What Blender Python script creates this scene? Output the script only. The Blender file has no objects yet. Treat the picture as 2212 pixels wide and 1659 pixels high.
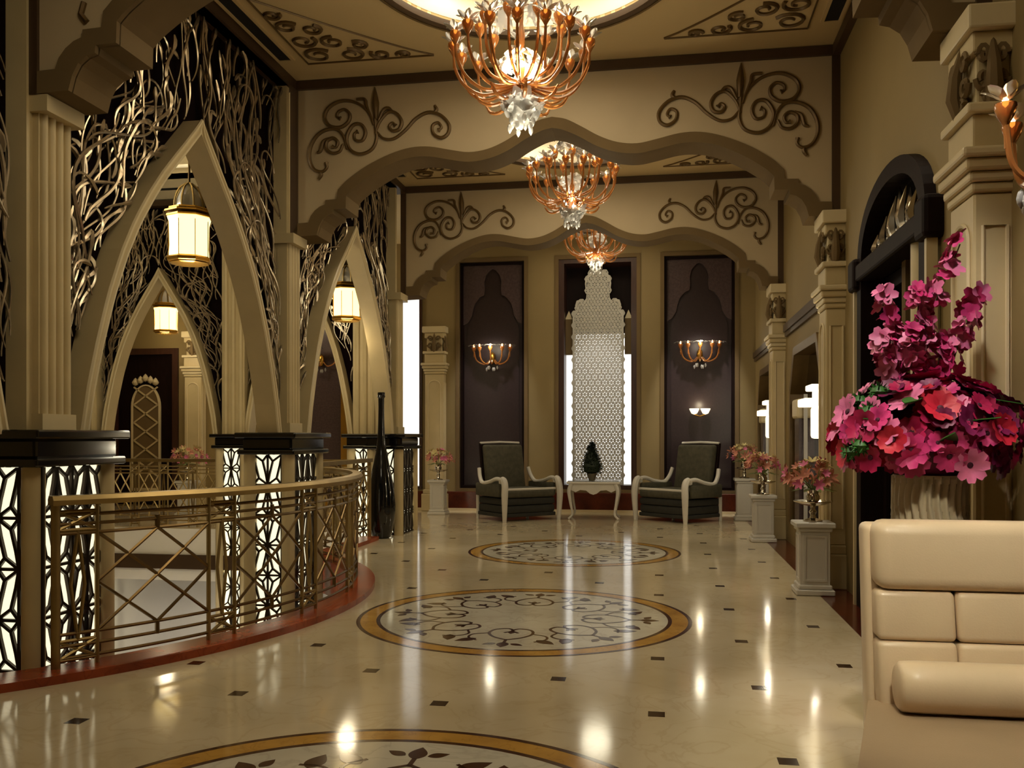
import bpy, bmesh, math, random
from mathutils import Vector, Matrix
from mathutils.geometry import tessellate_polygon

# ------------------------------------------------------------------ camera
PI = math.pi
SC = bpy.context.scene
COL = SC.collection
cam_d = bpy.data.cameras.new('camera')
cam = bpy.data.objects.new('camera', cam_d)
COL.objects.link(cam)
cam.location = (0, 0, 1.4)
cam.rotation_euler = (PI / 2, 0, math.radians(9.434))
cam_d.sensor_width = 36
cam_d.lens = 36 * 1950 / 2212
cam_d.shift_y = 113.5 / 2212
cam_d.clip_start = 0.05
SC.camera = cam

# ------------------------------------------------------------------ world, exposure, lights
SC.view_settings.view_transform = 'Standard'
SC.view_settings.look = 'None'
SC.view_settings.gamma = 1
SC.view_settings.use_curve_mapping = False
SC.view_settings.exposure = 0.05
SC.cycles.use_light_tree = False
SC.cycles.max_bounces = 4
SC.cycles.diffuse_bounces = 3
SC.cycles.glossy_bounces = 2
SC.cycles.transmission_bounces = 3
SC.cycles.transparent_max_bounces = 4
SC.cycles.caustics_reflective = False
SC.cycles.caustics_refractive = False
wd = bpy.data.worlds.new('world')
SC.world = wd
wd.use_nodes = True
wd.node_tree.nodes['Background'].inputs[0].default_value = (1.0, 0.86, 0.66, 1)
wd.node_tree.nodes['Background'].inputs[1].default_value = 0.05

WARM = (1.0, 0.91, 0.67)
WARM2 = (1.0, 0.84, 0.56)


def lamp(kind, name, loc, power, color=WARM, size=0.1, rot=None, spot=None, blend=0.6, target=None):
    d = bpy.data.lights.new(name, kind)
    d.energy = power
    d.color = color
    if kind == 'AREA':
        d.size = size
    else:
        d.shadow_soft_size = size
    if kind == 'SPOT':
        d.spot_size = math.radians(spot or 60)
        d.spot_blend = blend
    o = bpy.data.objects.new(name, d)
    COL.objects.link(o)
    o.location = loc
    if target is not None:
        o.rotation_euler = (Vector(target) - Vector(loc)).to_track_quat('-Z', 'Y').to_euler()
    elif rot is not None:
        o.rotation_euler = rot
    return o


CX = -1.08                      # hall centre line
XL, XR = -3.82, 1.66            # arcade plane, right wall
ZC = 5.10                       # ceiling
BAYS = (2.9, 6.94, 10.97, 14.98)  # medallions, domes, chandeliers
BEAMS = (4.97, 8.94, 12.97)     # front faces of the arched beams
PIL = (5.06, 8.90, 12.74)       # arcade pillars
YB = 16.75                      # back wall

# light in each dome: the chandelier's bulbs and the cove above it
for i, y in enumerate(BAYS):
    k = (0.9, 1.0, 0.85, 0.7)[i]  # unseen first bay: lamps only, no chandelier built there
    lamp('POINT', 'chandelier_glow', (CX, y, 4.30), 20 * k, WARM, 0.12)
    if i > 0:
        lamp('POINT', 'chandelier_glow_low', (CX, y, 3.66), 26 * k, WARM, 0.25)
    lamp('AREA', 'dome_cove', (CX, y, 5.34), 46 * k, (1.0, 0.86, 0.60), 1.7, rot=(0, 0, 0))
# spots in the ceiling slots along both sides
for y in (3.2, 5.9, 7.6, 9.9, 11.9, 14.0, 15.8):
    lamp('SPOT', 'slot_spot', (1.42, y, 5.07), 80, WARM, 0.06, spot=38, target=(0.75, y - 0.1, 0))
for y in (10.2, 11.9, 14.2, 15.9):
    lamp('SPOT', 'slot_spot', (-3.45, y, 5.07), 80, WARM, 0.06, spot=38, target=(-2.9, y - 0.1, 0))
# spots washing the back wall panels
for x, p in ((-3.17, 300), (0.68, 460), (-1.2, 110)):
    lamp('SPOT', 'panel_wash', (x, 15.5, 5.05), p, (0.95, 0.92, 0.90), 0.05, spot=36, target=(x, YB, 1.9))
# the atrium
lamp('POINT', 'atrium_glow', (-6.4, 8.0, 4.3), 150, WARM, 0.5)
lamp('POINT', 'walkway_glow', (-7.5, 14.9, 4.2), 70, WARM2, 0.4)
lamp('AREA', 'lower_hall', (-6.4, 9.5, -0.6), 130, (1, 0.95, 0.88), 3.0, rot=(0, 0, 0))
lamp('SPOT', 'sofa_fill', (0.75, 0.6, 5.0), 560, WARM, 0.20, spot=26, target=(1.15, 3.6, 0.75))  # added lamp without a fixture, brightens the sofa back
lamp('SPOT', 'flower_fill', (0.3, 2.9, 5.0), 400, (1, 0.93, 0.86), 0.08, spot=30, target=(1.22, 4.36, 1.6))  # added lamp without a fixture, brightens the bouquet

# ------------------------------------------------------------------ materials


def lin(c):
    return tuple(((v / 255) / 12.92 if v / 255 <= 0.04045 else ((v / 255 + 0.055) / 1.055) ** 2.4) for v in c)


def mat(name, rgb, rough=0.5, metal=0.0, vary=0.10, scale=6.0, bump=0.0, bscale=60.0, emit=None, estr=0.0,
        trans=0.0, ior=1.45, coat=0.0, spec=0.5, rgb2=None, stretch=(1, 1, 1)):
    m = bpy.data.materials.new(name)
    m.use_nodes = True
    nt = m.node_tree
    b = nt.nodes['Principled BSDF']
    col = lin(rgb)
    c2 = lin(rgb2) if rgb2 else tuple(v * (1 - vary * 2) for v in col)
    tc = nt.nodes.new('ShaderNodeTexCoord')
    mp = nt.nodes.new('ShaderNodeMapping')
    mp.inputs['Scale'].default_value = stretch
    nt.links.new(tc.outputs['Object'], mp.inputs[0])
    nz = nt.nodes.new('ShaderNodeTexNoise')
    nz.inputs['Scale'].default_value = scale
    nz.inputs['Detail'].default_value = 4
    nt.links.new(mp.outputs[0], nz.inputs[0])
    rp = nt.nodes.new('ShaderNodeValToRGB')
    rp.color_ramp.elements[0].position = 0.32
    rp.color_ramp.elements[1].position = 0.68
    rp.color_ramp.elements[0].color = (*c2, 1)
    rp.color_ramp.elements[1].color = (*col, 1)
    nt.links.new(nz.outputs[0], rp.inputs[0])
    nt.links.new(rp.outputs[0], b.inputs['Base Color'])
    b.inputs['Roughness'].default_value = rough
    b.inputs['Metallic'].default_value = metal
    b.inputs['IOR'].default_value = ior
    b.inputs['Specular IOR Level'].default_value = spec
    b.inputs['Transmission Weight'].default_value = trans
    b.inputs['Coat Weight'].default_value = coat
    b.inputs['Coat Roughness'].default_value = 0.08
    if bump:
        n2 = nt.nodes.new('ShaderNodeTexNoise')
        n2.inputs['Scale'].default_value = bscale
        nt.links.new(mp.outputs[0], n2.inputs[0])
        bp = nt.nodes.new('ShaderNodeBump')
        bp.inputs['Strength'].default_value = bump
        bp.inputs['Distance'].default_value = 0.01
        nt.links.new(n2.outputs[0], bp.inputs['Height'])
        nt.links.new(bp.outputs[0], b.inputs['Normal'])
    if emit:
        b.inputs['Emission Color'].default_value = (*lin(emit), 1)
        b.inputs['Emission Strength'].default_value = estr
    return m


def marble(name, c1, c2, vein, rough=0.08, scale=1.6):
    m = mat(name, c1, rough, rgb2=c2, scale=scale)
    nt = m.node_tree
    b = nt.nodes['Principled BSDF']
    tc = [n for n in nt.nodes if n.type == 'TEX_COORD'][0]
    rp = [n for n in nt.nodes if n.type == 'VALTORGB'][0]
    n = nt.nodes.new('ShaderNodeTexNoise')
    n.inputs['Scale'].default_value = scale * 1.7
    n.inputs['Detail'].default_value = 8
    n.inputs['Distortion'].default_value = 1.2
    nt.links.new(tc.outputs['Object'], n.inputs[0])
    r2 = nt.nodes.new('ShaderNodeValToRGB')
    e = r2.color_ramp.elements
    e[0].position = 0.47
    e[0].color = (0, 0, 0, 1)
    e[1].position = 0.50
    e[1].color = (1, 1, 1, 1)
    e3 = e.new(0.53)
    e3.color = (0, 0, 0, 1)
    nt.links.new(n.outputs[0], r2.inputs[0])
    mul = nt.nodes.new('ShaderNodeMath')
    mul.operation = 'MULTIPLY'
    mul.inputs[1].default_value = 0.30
    nt.links.new(r2.outputs[0], mul.inputs[0])
    mx = nt.nodes.new('ShaderNodeMix')
    mx.data_type = 'RGBA'
    nt.links.new(mul.outputs[0], mx.inputs[0])
    nt.links.new(rp.outputs[0], mx.inputs[6])
    mx.inputs[7].default_value = (*lin(vein), 1)
    nt.links.new(mx.outputs[2], b.inputs['Base Color'])
    return m


M = {
    'wall': mat('wall_plaster', (142, 121, 78), 0.6, vary=0.05, scale=1.2, bump=0.05),
    'stone': mat('cream_stone', (202, 182, 138), 0.42, vary=0.06, scale=3),
    'stone_p': mat('pale_stone', (214, 196, 156), 0.4, vary=0.05, scale=3),
    'panel': mat('ivory_panel', (188, 168, 134), 0.55, vary=0.03, scale=2),
    'trim': mat('taupe_trim', (116, 96, 66), 0.8, vary=0.06, scale=3, spec=0.12),
    'trim_d': mat('brown_trim', (74, 54, 34), 0.45, vary=0.08, scale=3),
    'bronze': mat('bronze_scroll', (104, 80, 44), 0.42, 0.35, vary=0.08, scale=9),
    'ceil': mat('ceiling_paint', (194, 168, 120), 0.65, vary=0.03, scale=1),
    'ceil_l': mat('ceiling_cream', (232, 214, 172), 0.6, vary=0.03, scale=1),
    'floor': marble('cream_marble', (198, 183, 155), (186, 169, 137), (168, 148, 112), 0.10),
    'field': marble('white_marble', (206, 200, 184), (188, 180, 162), (150, 140, 124), 0.08),
    'gold_in': marble('gold_marble', (196, 150, 70), (166, 122, 52), (120, 84, 36), 0.10, 4),
    'brown_in': mat('brown_inlay', (70, 40, 24), 0.12, vary=0.1, scale=10),
    'dark_in': mat('dark_cabochon', (52, 34, 22), 0.12, vary=0.1, scale=10),
    'red': marble('red_marble', (164, 74, 38), (122, 50, 26), (76, 30, 16), 0.24, 3.0),
    'red_d': marble('dark_red_marble', (96, 40, 24), (66, 26, 16), (40, 16, 10), 0.16, 3.0),
    'black': mat('black_marble', (16, 14, 14), 0.10, vary=0.2, scale=8, coat=0.5),
    'maroon': mat('maroon_board', (20, 8, 8), 0.8, vary=0.2, scale=4, spec=0.05),
    'vine': mat('antique_silver_vine', (204, 186, 158), 0.26, 0.8, vary=0.14, scale=14),
    'brass': mat('pale_brass', (164, 140, 92), 0.36, 0.85, vary=0.10, scale=8),
    'brass_d': mat('old_brass', (118, 94, 58), 0.32, 0.85, vary=0.12, scale=8),
    'gold': mat('gold_metal', (214, 166, 76), 0.25, 0.9, vary=0.08, scale=8),
    'lattice': mat('lattice_bronze', (44, 32, 20), 0.4, 0.5, vary=0.1, scale=8),
    'glow': mat('lit_onyx', (250, 244, 214), 0.4, vary=0.04, scale=5, emit=(255, 244, 206), estr=1.15),
    'lantern': mat('lantern_glass', (255, 240, 200), 0.4, vary=0.03, scale=5, emit=(255, 226, 150), estr=2.2),
    'bulb': mat('bulb_glass', (255, 240, 210), 0.4, vary=0.02, emit=(255, 214, 150), estr=6.0),
    'cove': mat('cove_strip', (255, 240, 210), 0.5, vary=0.02, emit=(255, 234, 180), estr=0.52),
    'day': mat('daylight_pane', (250, 250, 250), 0.3, vary=0.02, emit=(250, 250, 246), estr=1.0),
    'jali': mat('white_jali', (190, 185, 174), 0.5, vary=0.05, scale=5),
    'amber': mat('amber_glass', (238, 156, 84), 0.10, vary=0.08, scale=8, trans=0.55, coat=0.4),
    'crystal': mat('clear_glass', (244, 240, 234), 0.08, vary=0.02, trans=0.62, coat=0.5),
    'wood': mat('dark_wood', (28, 14, 11), 0.55, vary=0.2, scale=3, stretch=(6, 6, 1), spec=0.12),
    'wood_b': mat('brown_wood', (66, 38, 26), 0.4, vary=0.2, scale=3, stretch=(6, 6, 1)),
    'plum': mat('plum_lacquer', (84, 68, 68), 0.26, vary=0.12, scale=30, bump=0.10, bscale=120),
    'plum_d': mat('plum_lacquer_dark', (50, 36, 36), 0.35, vary=0.12, scale=30),
    'glass_d': mat('dark_glass', (16, 12, 14), 0.06, vary=0.1, coat=0.6),
    'white': mat('white_lacquer', (206, 200, 190), 0.35, vary=0.04, scale=4),
    'grey_p': mat('lower_grey_floor', (196, 192, 186), 0.3, vary=0.04, scale=2),
    'white_p': mat('white_plaster', (236, 230, 218), 0.5, vary=0.03, scale=2),
    'silver': mat('silver_urn', (214, 204, 186), 0.16, 1.0, vary=0.06, scale=8),
    'alab': mat('alabaster', (246, 238, 220), 0.4, vary=0.04, scale=6, emit=(255, 238, 200), estr=1.6),
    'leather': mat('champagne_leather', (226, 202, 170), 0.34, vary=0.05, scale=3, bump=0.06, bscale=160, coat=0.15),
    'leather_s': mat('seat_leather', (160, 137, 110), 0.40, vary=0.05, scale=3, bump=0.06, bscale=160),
    'vasec': mat('ribbed_ceramic', (198, 184, 158), 0.4, vary=0.06, scale=5),
    'green': mat('leaf_green', (52, 104, 40), 0.45, vary=0.2, scale=9),
    'green_d': mat('dark_leaf', (34, 50, 30), 0.55, vary=0.25, scale=20),
    'green_s': mat('stem_green', (120, 132, 70), 0.5, vary=0.15, scale=9),
    'magenta': mat('magenta_petal', (216, 58, 126), 0.5, vary=0.22, scale=9),
    'pink': mat('pink_petal', (236, 124, 168), 0.5, vary=0.18, scale=9),
    'crimson': mat('crimson_petal', (190, 30, 84), 0.5, vary=0.22, scale=9),
    'wine': mat('wine_petal', (124, 24, 76), 0.5, vary=0.22, scale=9),
    'scarlet': mat('scarlet_petal', (206, 36, 60), 0.5, vary=0.2, scale=9),
    'eye': mat('blossom_eye', (70, 12, 40), 0.6, vary=0.2, scale=20),
    'coral': mat('coral_petal', (226, 150, 126), 0.55, vary=0.2, scale=12),
    'cream_f': mat('cream_petal', (238, 220, 156), 0.55, vary=0.15, scale=12),
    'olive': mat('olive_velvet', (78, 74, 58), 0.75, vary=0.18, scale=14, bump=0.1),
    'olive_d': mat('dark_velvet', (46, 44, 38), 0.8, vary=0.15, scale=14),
    'navy': mat('black_glaze', (10, 12, 16), 0.08, vary=0.15, scale=6, coat=0.6),
    'terra': mat('plant_pot', (120, 110, 90), 0.5, vary=0.1, scale=8),
    'curtain': mat('sheer_curtain', (216, 212, 204), 0.7, vary=0.06, scale=4, stretch=(8, 8, 0.4)),
    'slot': mat('black_slot', (10, 8, 8), 0.7, vary=0.1),
}

for _k in ('bulb', 'lantern', 'alab', 'day'):
    M[_k].cycles.emission_sampling = 'NONE'      # their light comes from lamps beside them

# ------------------------------------------------------------------ mesh building


class MB:
    def __init__(self):
        self.v, self.f = [], []

    def add(self, vs, fs):
        n = len(self.v)
        self.v += [tuple(p) for p in vs]
        self.f += [tuple(i + n for i in q) for q in fs]
        return self

    def box(self, x0, x1, y0, y1, z0, z1):
        vs = [(x, y, z) for z in (z0, z1) for y in (y0, y1) for x in (x0, x1)]
        return self.add(vs, [(0, 2, 3, 1), (4, 5, 7, 6), (0, 1, 5, 4), (2, 6, 7, 3), (0, 4, 6, 2), (1, 3, 7, 5)])

    def bbox(self, x0, x1, y0, y1, z0, z1, b=0.02, seg=3):
        bm = bmesh.new()
        bmesh.ops.create_cube(bm, size=1)
        for v in bm.verts:
            v.co = Vector(((x0 + x1) / 2 + v.co.x * (x1 - x0), (y0 + y1) / 2 + v.co.y * (y1 - y0),
                           (z0 + z1) / 2 + v.co.z * (z1 - z0)))
        bmesh.ops.bevel(bm, geom=bm.edges[:], offset=b, segments=seg, profile=0.5, affect='EDGES')
        bm.verts.index_update()
        self.add([v.co.copy() for v in bm.verts], [[v.index for v in f.verts] for f in bm.faces])
        bm.free()
        return self

    def prism(self, poly, fn, t0, t1, holes=()):
        """poly: 2-D points; fn(a, b, t) -> 3-D point; extruded from t0 to t1."""
        loops = [poly] + list(holes)
        flat = [p for l in loops for p in l]
        tris = tessellate_polygon([[Vector((p[0], p[1], 0)) for p in l] for l in loops])
        n = len(flat)
        vs = [fn(p[0], p[1], t0) for p in flat] + [fn(p[0], p[1], t1) for p in flat]
        fs = [tuple(t) for t in tris] + [tuple(i + n for i in reversed(t)) for t in tris]
        o = 0
        for l in loops:
            k = len(l)
            for i in range(k):
                j = (i + 1) % k
                fs.append((o + i, o + j, o + j + n, o + i + n))
            o += k
        return self.add(vs, fs)

    def tube(self, pts, r, sides=6, closed=False, flat=None):
        pts = [Vector(p) for p in pts]
        n = len(pts)
        if n < 2:
            return self
        rs = r if isinstance(r, (list, tuple)) else [r] * n
        up = None
        vs, fs = [], []
        for i, p in enumerate(pts):
            if closed:
                t = pts[(i + 1) % n] - pts[i - 1]
            else:
                t = pts[min(i + 1, n - 1)] - pts[max(i - 1, 0)]
            if t.length < 1e-9:
                t = Vector((0, 0, 1))
            t.normalize()
            if up is None:
                up = Vector((0, 0, 1)) if abs(t.z) < 0.9 else Vector((1, 0, 0))
                if flat is not None:
                    up = Vector(flat)
            if flat is not None:
                up = Vector(flat)
            s = t.cross(up)
            if s.length < 1e-6:
                s = t.cross(Vector((0.3, 0.9, 0.1)))
            s.normalize()
            u = s.cross(t)
            up = u
            for k in range(sides):
                a = 2 * PI * k / sides
                vs.append(p + (s * math.cos(a) + u * math.sin(a)) * rs[i])
        m = n if closed else n - 1
        for i in range(m):
            j = (i + 1) % n
            for k in range(sides):
                l = (k + 1) % sides
                fs.append((i * sides + k, i * sides + l, j * sides + l, j * sides + k))
        if not closed:
            fs.append(tuple(range(sides - 1, -1, -1)))
            fs.append(tuple((n - 1) * sides + k for k in range(sides)))
        return self.add(vs, fs)

    def bar(self, a, b, w, d, nrm):
        """rectangular bar from a to b; w across in the plane, d along nrm."""
        a, b, nrm = Vector(a), Vector(b), Vector(nrm).normalized()
        t = (b - a).normalized()
        s = t.cross(nrm).normalized() * (w / 2)
        h = nrm * (d / 2)
        vs = [p + x for p in (a, b) for x in (-s - h, s - h, s + h, -s + h)]
        return self.add(vs, [(0, 3, 2, 1), (4, 5, 6, 7), (0, 1, 5, 4), (1, 2, 6, 5), (2, 3, 7, 6), (3, 0, 4, 7)])

    def lathe(self, prof, seg=20, c=(0, 0, 0), amp=0.0, lobes=0, caps=True):
        if prof[0] == prof[-1]:
            caps = False
        vs, fs = [], []
        n = len(prof)
        for k in range(seg):
            a = 2 * PI * k / seg
            q = 1 + amp * math.cos(lobes * a)
            for r, z in prof:
                vs.append((c[0] + r * q * math.cos(a), c[1] + r * q * math.sin(a), c[2] + z))
        for k in range(seg):
            l = (k + 1) % seg
            for i in range(n - 1):
                fs.append((k * n + i, l * n + i, l * n + i + 1, k * n + i + 1))
        if caps and prof[0][0] > 1e-4:
            fs.append(tuple(k * n for k in range(seg - 1, -1, -1)))
        if caps and prof[-1][0] > 1e-4:
            fs.append(tuple(k * n + n - 1 for k in range(seg)))
        return self.add(vs, fs)

    def grid(self, rows, closed=False):
        n = len(rows[0])
        vs = [p for r in rows for p in r]
        fs = []
        for i in range(len(rows) - 1):
            for j in range(n if closed else n - 1):
                k = (j + 1) % n
                fs.append((i * n + j, i * n + k, (i + 1) * n + k, (i + 1) * n + j))
        return self.add(vs, fs)

    def mesh(self, name, m, smooth=False, angle=None):
        me = bpy.data.meshes.new(name)
        me.from_pydata(self.v, [], self.f)
        bm = bmesh.new()
        bm.from_mesh(me)
        bmesh.ops.remove_doubles(bm, verts=bm.verts, dist=1e-5)
        bmesh.ops.recalc_face_normals(bm, faces=bm.faces)
        bm.to_mesh(me)
        bm.free()
        me.materials.append(M[m] if isinstance(m, str) else m)
        if smooth:
            for p in me.polygons:
                p.use_smooth = True
            try:
                me.set_sharp_from_angle(angle=math.radians(angle or 40))
            except Exception:
                pass
        return me

    def build(self, name, m, parent=None, smooth=False, loc=None, label=None, angle=None):
        return put(name, self.mesh(name, m, smooth, angle), parent, loc, label=label)


def put(name, me, parent=None, loc=None, rz=None, label=None, mw=None):
    o = bpy.data.objects.new(name, me)
    COL.objects.link(o)
    if parent is not None:
        o.parent = parent
    if loc is not None:
        o.location = loc
    if rz is not None:
        o.rotation_euler = (0, 0, rz)
    if mw is not None:
        o.matrix_local = mw
    if label:
        o['label'] = label
    return o


def tag(o, label, cat=None, group=None, kind=None):
    o['label'] = label
    if cat:
        o['category'] = cat
    if group:
        o['group'] = group
    if kind:
        o['kind'] = kind
    return o


def empty(name, loc=(0, 0, 0), rz=0.0):
    o = bpy.data.objects.new(name, None)
    COL.objects.link(o)
    o.location = loc
    o.rotation_euler = (0, 0, rz)
    o.empty_display_size = 0.2
    return o


def copy_tree(o, parent=None):
    c = o.copy()
    COL.objects.link(c)
    c.parent = parent
    for ch in list(o.children):
        copy_tree(ch, c)
    return c


def struct(o, label):
    return tag(o, label, kind='structure')


def cat(pts, n=6, closed=False):
    """Catmull-Rom through 2-D or 3-D points."""
    P = [Vector(p) for p in pts]
    out = []
    m = len(P)
    for i in range(m if closed else m - 1):
        p0 = P[i - 1] if (i > 0 or closed) else P[0] * 2 - P[1]
        p1, p2 = P[i], P[(i + 1) % m]
        p3 = P[(i + 2) % m] if (i + 2 < m or closed) else P[-1] * 2 - P[-2]
        for k in range(n):
            t = k / n
            out.append(0.5 * ((2 * p1) + (p2 - p0) * t + (2 * p0 - 5 * p1 + 4 * p2 - p3) * t * t
                              + (3 * p1 - p0 - 3 * p2 + p3) * t ** 3))
    if not closed:
        out.append(P[-1])
    return out


def circ(cx, cy, r, n=48, a0=0.0):
    return [(cx + r * math.cos(a0 + 2 * PI * k / n), cy + r * math.sin(a0 + 2 * PI * k / n)) for k in range(n)]


XY = lambda a, b, t: (a, b, t)
XZ = lambda a, b, t: (a, t, b)      # extruded along y
YZ = lambda a, b, t: (t, a, b)      # extruded along x

# ================================================================== STRUCTURE
VC = (-6.37, 7.05)      # centre of the round void
RV = 3.62               # its edge
R_K = 3.87              # outer edge of the kerb


def arc(r, a0, a1, n=40):
    return [(VC[0] + r * math.cos(math.radians(a0 + (a1 - a0) * k / n)),
             VC[1] + r * math.sin(math.radians(a0 + (a1 - a0) * k / n))) for k in range(n + 1)]


A0, A1 = -50.0, 48.3
# hall floor: from behind the camera to the back wall, with the round bite of the void
bite = arc(RV + 0.02, 47.0, -47.0)
poly = [(-3.95, -3.0), (1.37, -3.0), (1.37, YB), (-3.95, YB), (-3.95, 9.78)] + bite + [(-3.95, 4.30)]
flo = struct(MB().prism(poly, XY, -0.30, 0.0).build('floor', 'floor'), 'polished cream marble hall floor')

# dark cabochons set in a diagonal grid
cab = MB().box(-0.042, 0.042, -0.042, 0.042, -0.002, 0.0012).mesh('cabochon', 'dark_in')
for i in range(-1, 8):
    for j in range(-2, 22):
        if (i + j) % 2:
            continue
        x, y = -2.84 + 0.5625 * i, 4.03 + 0.578 * j
        if any(math.hypot(x - CX, y - b) < 1.36 for b in BAYS) or math.hypot(x - VC[0], y - VC[1]) < 3.98 or y > 16.2:
            continue
        put('cabochon', cab, flo, (x, y, 0))

# medallions
def ring(r0, r1, z0, z1, n=96):
    return MB().prism(circ(0, 0, r1, n), XY, z0, z1, holes=[list(reversed(circ(0, 0, r0, n)))])


me_out = ring(1.255, 1.285, -0.002, 0.0016).mesh('outer_ring', 'brown_in')
me_gold = ring(1.135, 1.255, -0.002, 0.0012).mesh('gold_ring', 'gold_in')
me_in = ring(1.105, 1.135, -0.002, 0.0016).mesh('inner_ring', 'brown_in')
me_field = MB().prism(circ(0, 0, 1.105, 96), XY, -0.002, 0.0010).mesh('marble_field', 'field')


def flat_line(pts, w, z=0.0022):
    """flat ribbon prism along 2-D pts"""
    b = MB()
    P = [Vector((p[0], p[1])) for p in pts]
    L, R_ = [], []
    n = len(P)
    for i, p in enumerate(P):
        t = (P[min(i + 1, n - 1)] - P[max(i - 1, 0)]).normalized()
        s = Vector((-t.y, t.x))
        ww = (w(i / (n - 1)) if callable(w) else w) / 2
        L.append(p + s * ww)
        R_.append(p - s * ww)
    b.prism([tuple(p) for p in L] + [tuple(p) for p in reversed(R_)], XY, -0.001, z)
    return b


def leaf_shape(l, w, n=10):
    up = [(l * k / n, w * math.sin(PI * (k / n) ** 0.8)) for k in range(n + 1)]
    return up + [(x, -y) for x, y in reversed(up[1:-1])]


def teardrop(name, l, w):
    return MB().prism(leaf_shape(l, w), XY, -0.001, 0.0022).mesh(name, 'brown_in')


me_tip = teardrop('inlay_leaf', 0.15, 0.042)
me_side = teardrop('inlay_leaf', 0.17, 0.045)
me_small = teardrop('inlay_leaf', 0.10, 0.028)
lb = MB()
for s in (1, -1):
    c = cat([(0.82, 0), (0.74, s * 0.10), (0.62, s * 0.155), (0.50, s * 0.13), (0.46, s * 0.04), (0.53, s * -0.0), (0.60, s * 0.05)], 6)
    q = flat_line(c, 0.022)
    lb.add(q.v, q.f)
q = flat_line([(0.80, 0), (0.90, 0)], 0.022)
lb.add(q.v, q.f)
me_heart = lb.mesh('inlay_scroll', 'brown_in')
lb = MB()
q = flat_line(cat([(0.62, 0.16), (0.68, 0.26), (0.78, 0.27), (0.86, 0.20)], 6), 0.018)
lb.add(q.v, q.f)
q = flat_line(cat([(0.62, -0.16), (0.68, -0.26), (0.78, -0.27), (0.86, -0.20)], 6), 0.018)
lb.add(q.v, q.f)
me_tend = lb.mesh('inlay_tendril', 'brown_in')
for bi, y in enumerate(BAYS[:3]):
    md = empty('floor_medallion', (CX + 0.02, y, 0))
    md.parent = flo
    put('outer_ring', me_out, md)
    put('gold_ring', me_gold, md)
    put('inner_ring', me_in, md)
    fi = put('marble_field', me_field, md)
    for k in range(8):
        a = 2 * PI * (k + 0.5 * (bi % 2) * 0) / 8 + PI / 2
        Rm = Matrix.Rotation(a, 4, 'Z')
        put('inlay_scroll', me_heart, md, mw=Rm)
        put('inlay_tendril', me_tend, md, mw=Rm)
        put('inlay_leaf', me_tip, md, mw=Rm @ Matrix.Translation((0.89, 0, 0)))
        put('inlay_leaf', me_small, md, mw=Rm @ Matrix.Translation((0.53, 0, 0)))
        for s in (1, -1):
            put('inlay_leaf', me_side, md, mw=Rm @ Matrix.Translation((0.80, s * 0.21, 0)) @ Matrix.Rotation(s * 0.9, 4, 'Z'))
            put('inlay_leaf', me_small, md, mw=Rm @ Matrix.Translation((0.93, s * 0.05, 0)) @ Matrix.Rotation(s * 1.1, 4, 'Z'))

# red-brown border on the right
struct(MB().box(1.37, XR + 0.3, -3.0, YB, -0.30, 0.002).build('trim_1', 'red_d'), 'dark red marble border along the right wall')

# right wall with openings in each bay
ARC_DOOR = [(0.93, 2.78)] + [(0.93 * math.cos(a), 2.78 + 0.52 * math.sin(a) ** 0.85) for a in [PI * k / 24 for k in range(1, 24)]] + [(-0.93, 2.78)]
yd = 6.85


def niche_poly(yc):
    return [(yc - 1.20, 0.30), (yc + 1.20, 0.30), (yc + 1.20, 2.02), (yc + 0.86, 2.52), (yc - 0.86, 2.52), (yc - 1.20, 2.02)]


door_hole = [(yd + 0.93, 0.02)] + [(yd + u, z) for u, z in ARC_DOOR] + [(yd - 0.93, 0.02)]
wr = MB().prism([(-3.0, 0), (YB, 0), (YB, ZC), (-3.0, ZC)], YZ, XR, XR + 0.28,
                holes=[door_hole, niche_poly(10.95), niche_poly(14.9), [(1.6, 0.02), (4.30, 0.02), (4.30, 3.7), (1.6, 3.7)]])
wr = struct(wr.build('wall_right', 'wall'), 'beige plastered right wall with arched openings')
for y0, y1 in ((9.30, 12.60), (13.40, 16.70)):
    b = MB().box(XR - 0.05, XR + 0.01, y0, y1, 2.80, 2.90)
    b.box(XR - 0.03, XR + 0.01, y0, y1, 2.74, 2.80)
    b.build('cornice', 'trim_d', wr)
# arched dark door in bay 1
dr = empty('door_1', (XR, yd, 0))
struct(dr, 'arched dark wood double door with carved silver fanlight')
outer = [(1.0, 0.0)] + [(u * 1.05, 2.78 + (z - 2.78) * 1.09) for u, z in ARC_DOOR] + [(-1.0, 0.0)]
inner = [(0.84, 0.0)] + [(u * 0.90, 2.78 + (z - 2.78) * 0.86) for u, z in ARC_DOOR] + [(-0.84, 0.0)]
fr = MB().prism(outer + list(reversed(inner)), YZ, -0.07, 0.24)
fr.build('door_frame', 'wood', dr)
MB().bbox(-0.10, 0.10, -1.06, 1.06, 2.66, 2.80, 0.02, 2).build('lintel', 'wood', dr)
MB().bbox(-0.12, 0.10, -1.12, -0.90, 2.60, 2.86, 0.03, 2).build('corner_block', 'wood', dr)
MB().bbox(-0.12, 0.10, 0.90, 1.12, 2.60, 2.86, 0.03, 2).build('corner_block', 'wood', dr)
tym = MB().prism([(u * 0.9, 2.78 + (z - 2.78) * 0.86) for u, z in ARC_DOOR], YZ, 0.10, 0.14)
tym.build('fanlight', 'glass_d', dr)
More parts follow.
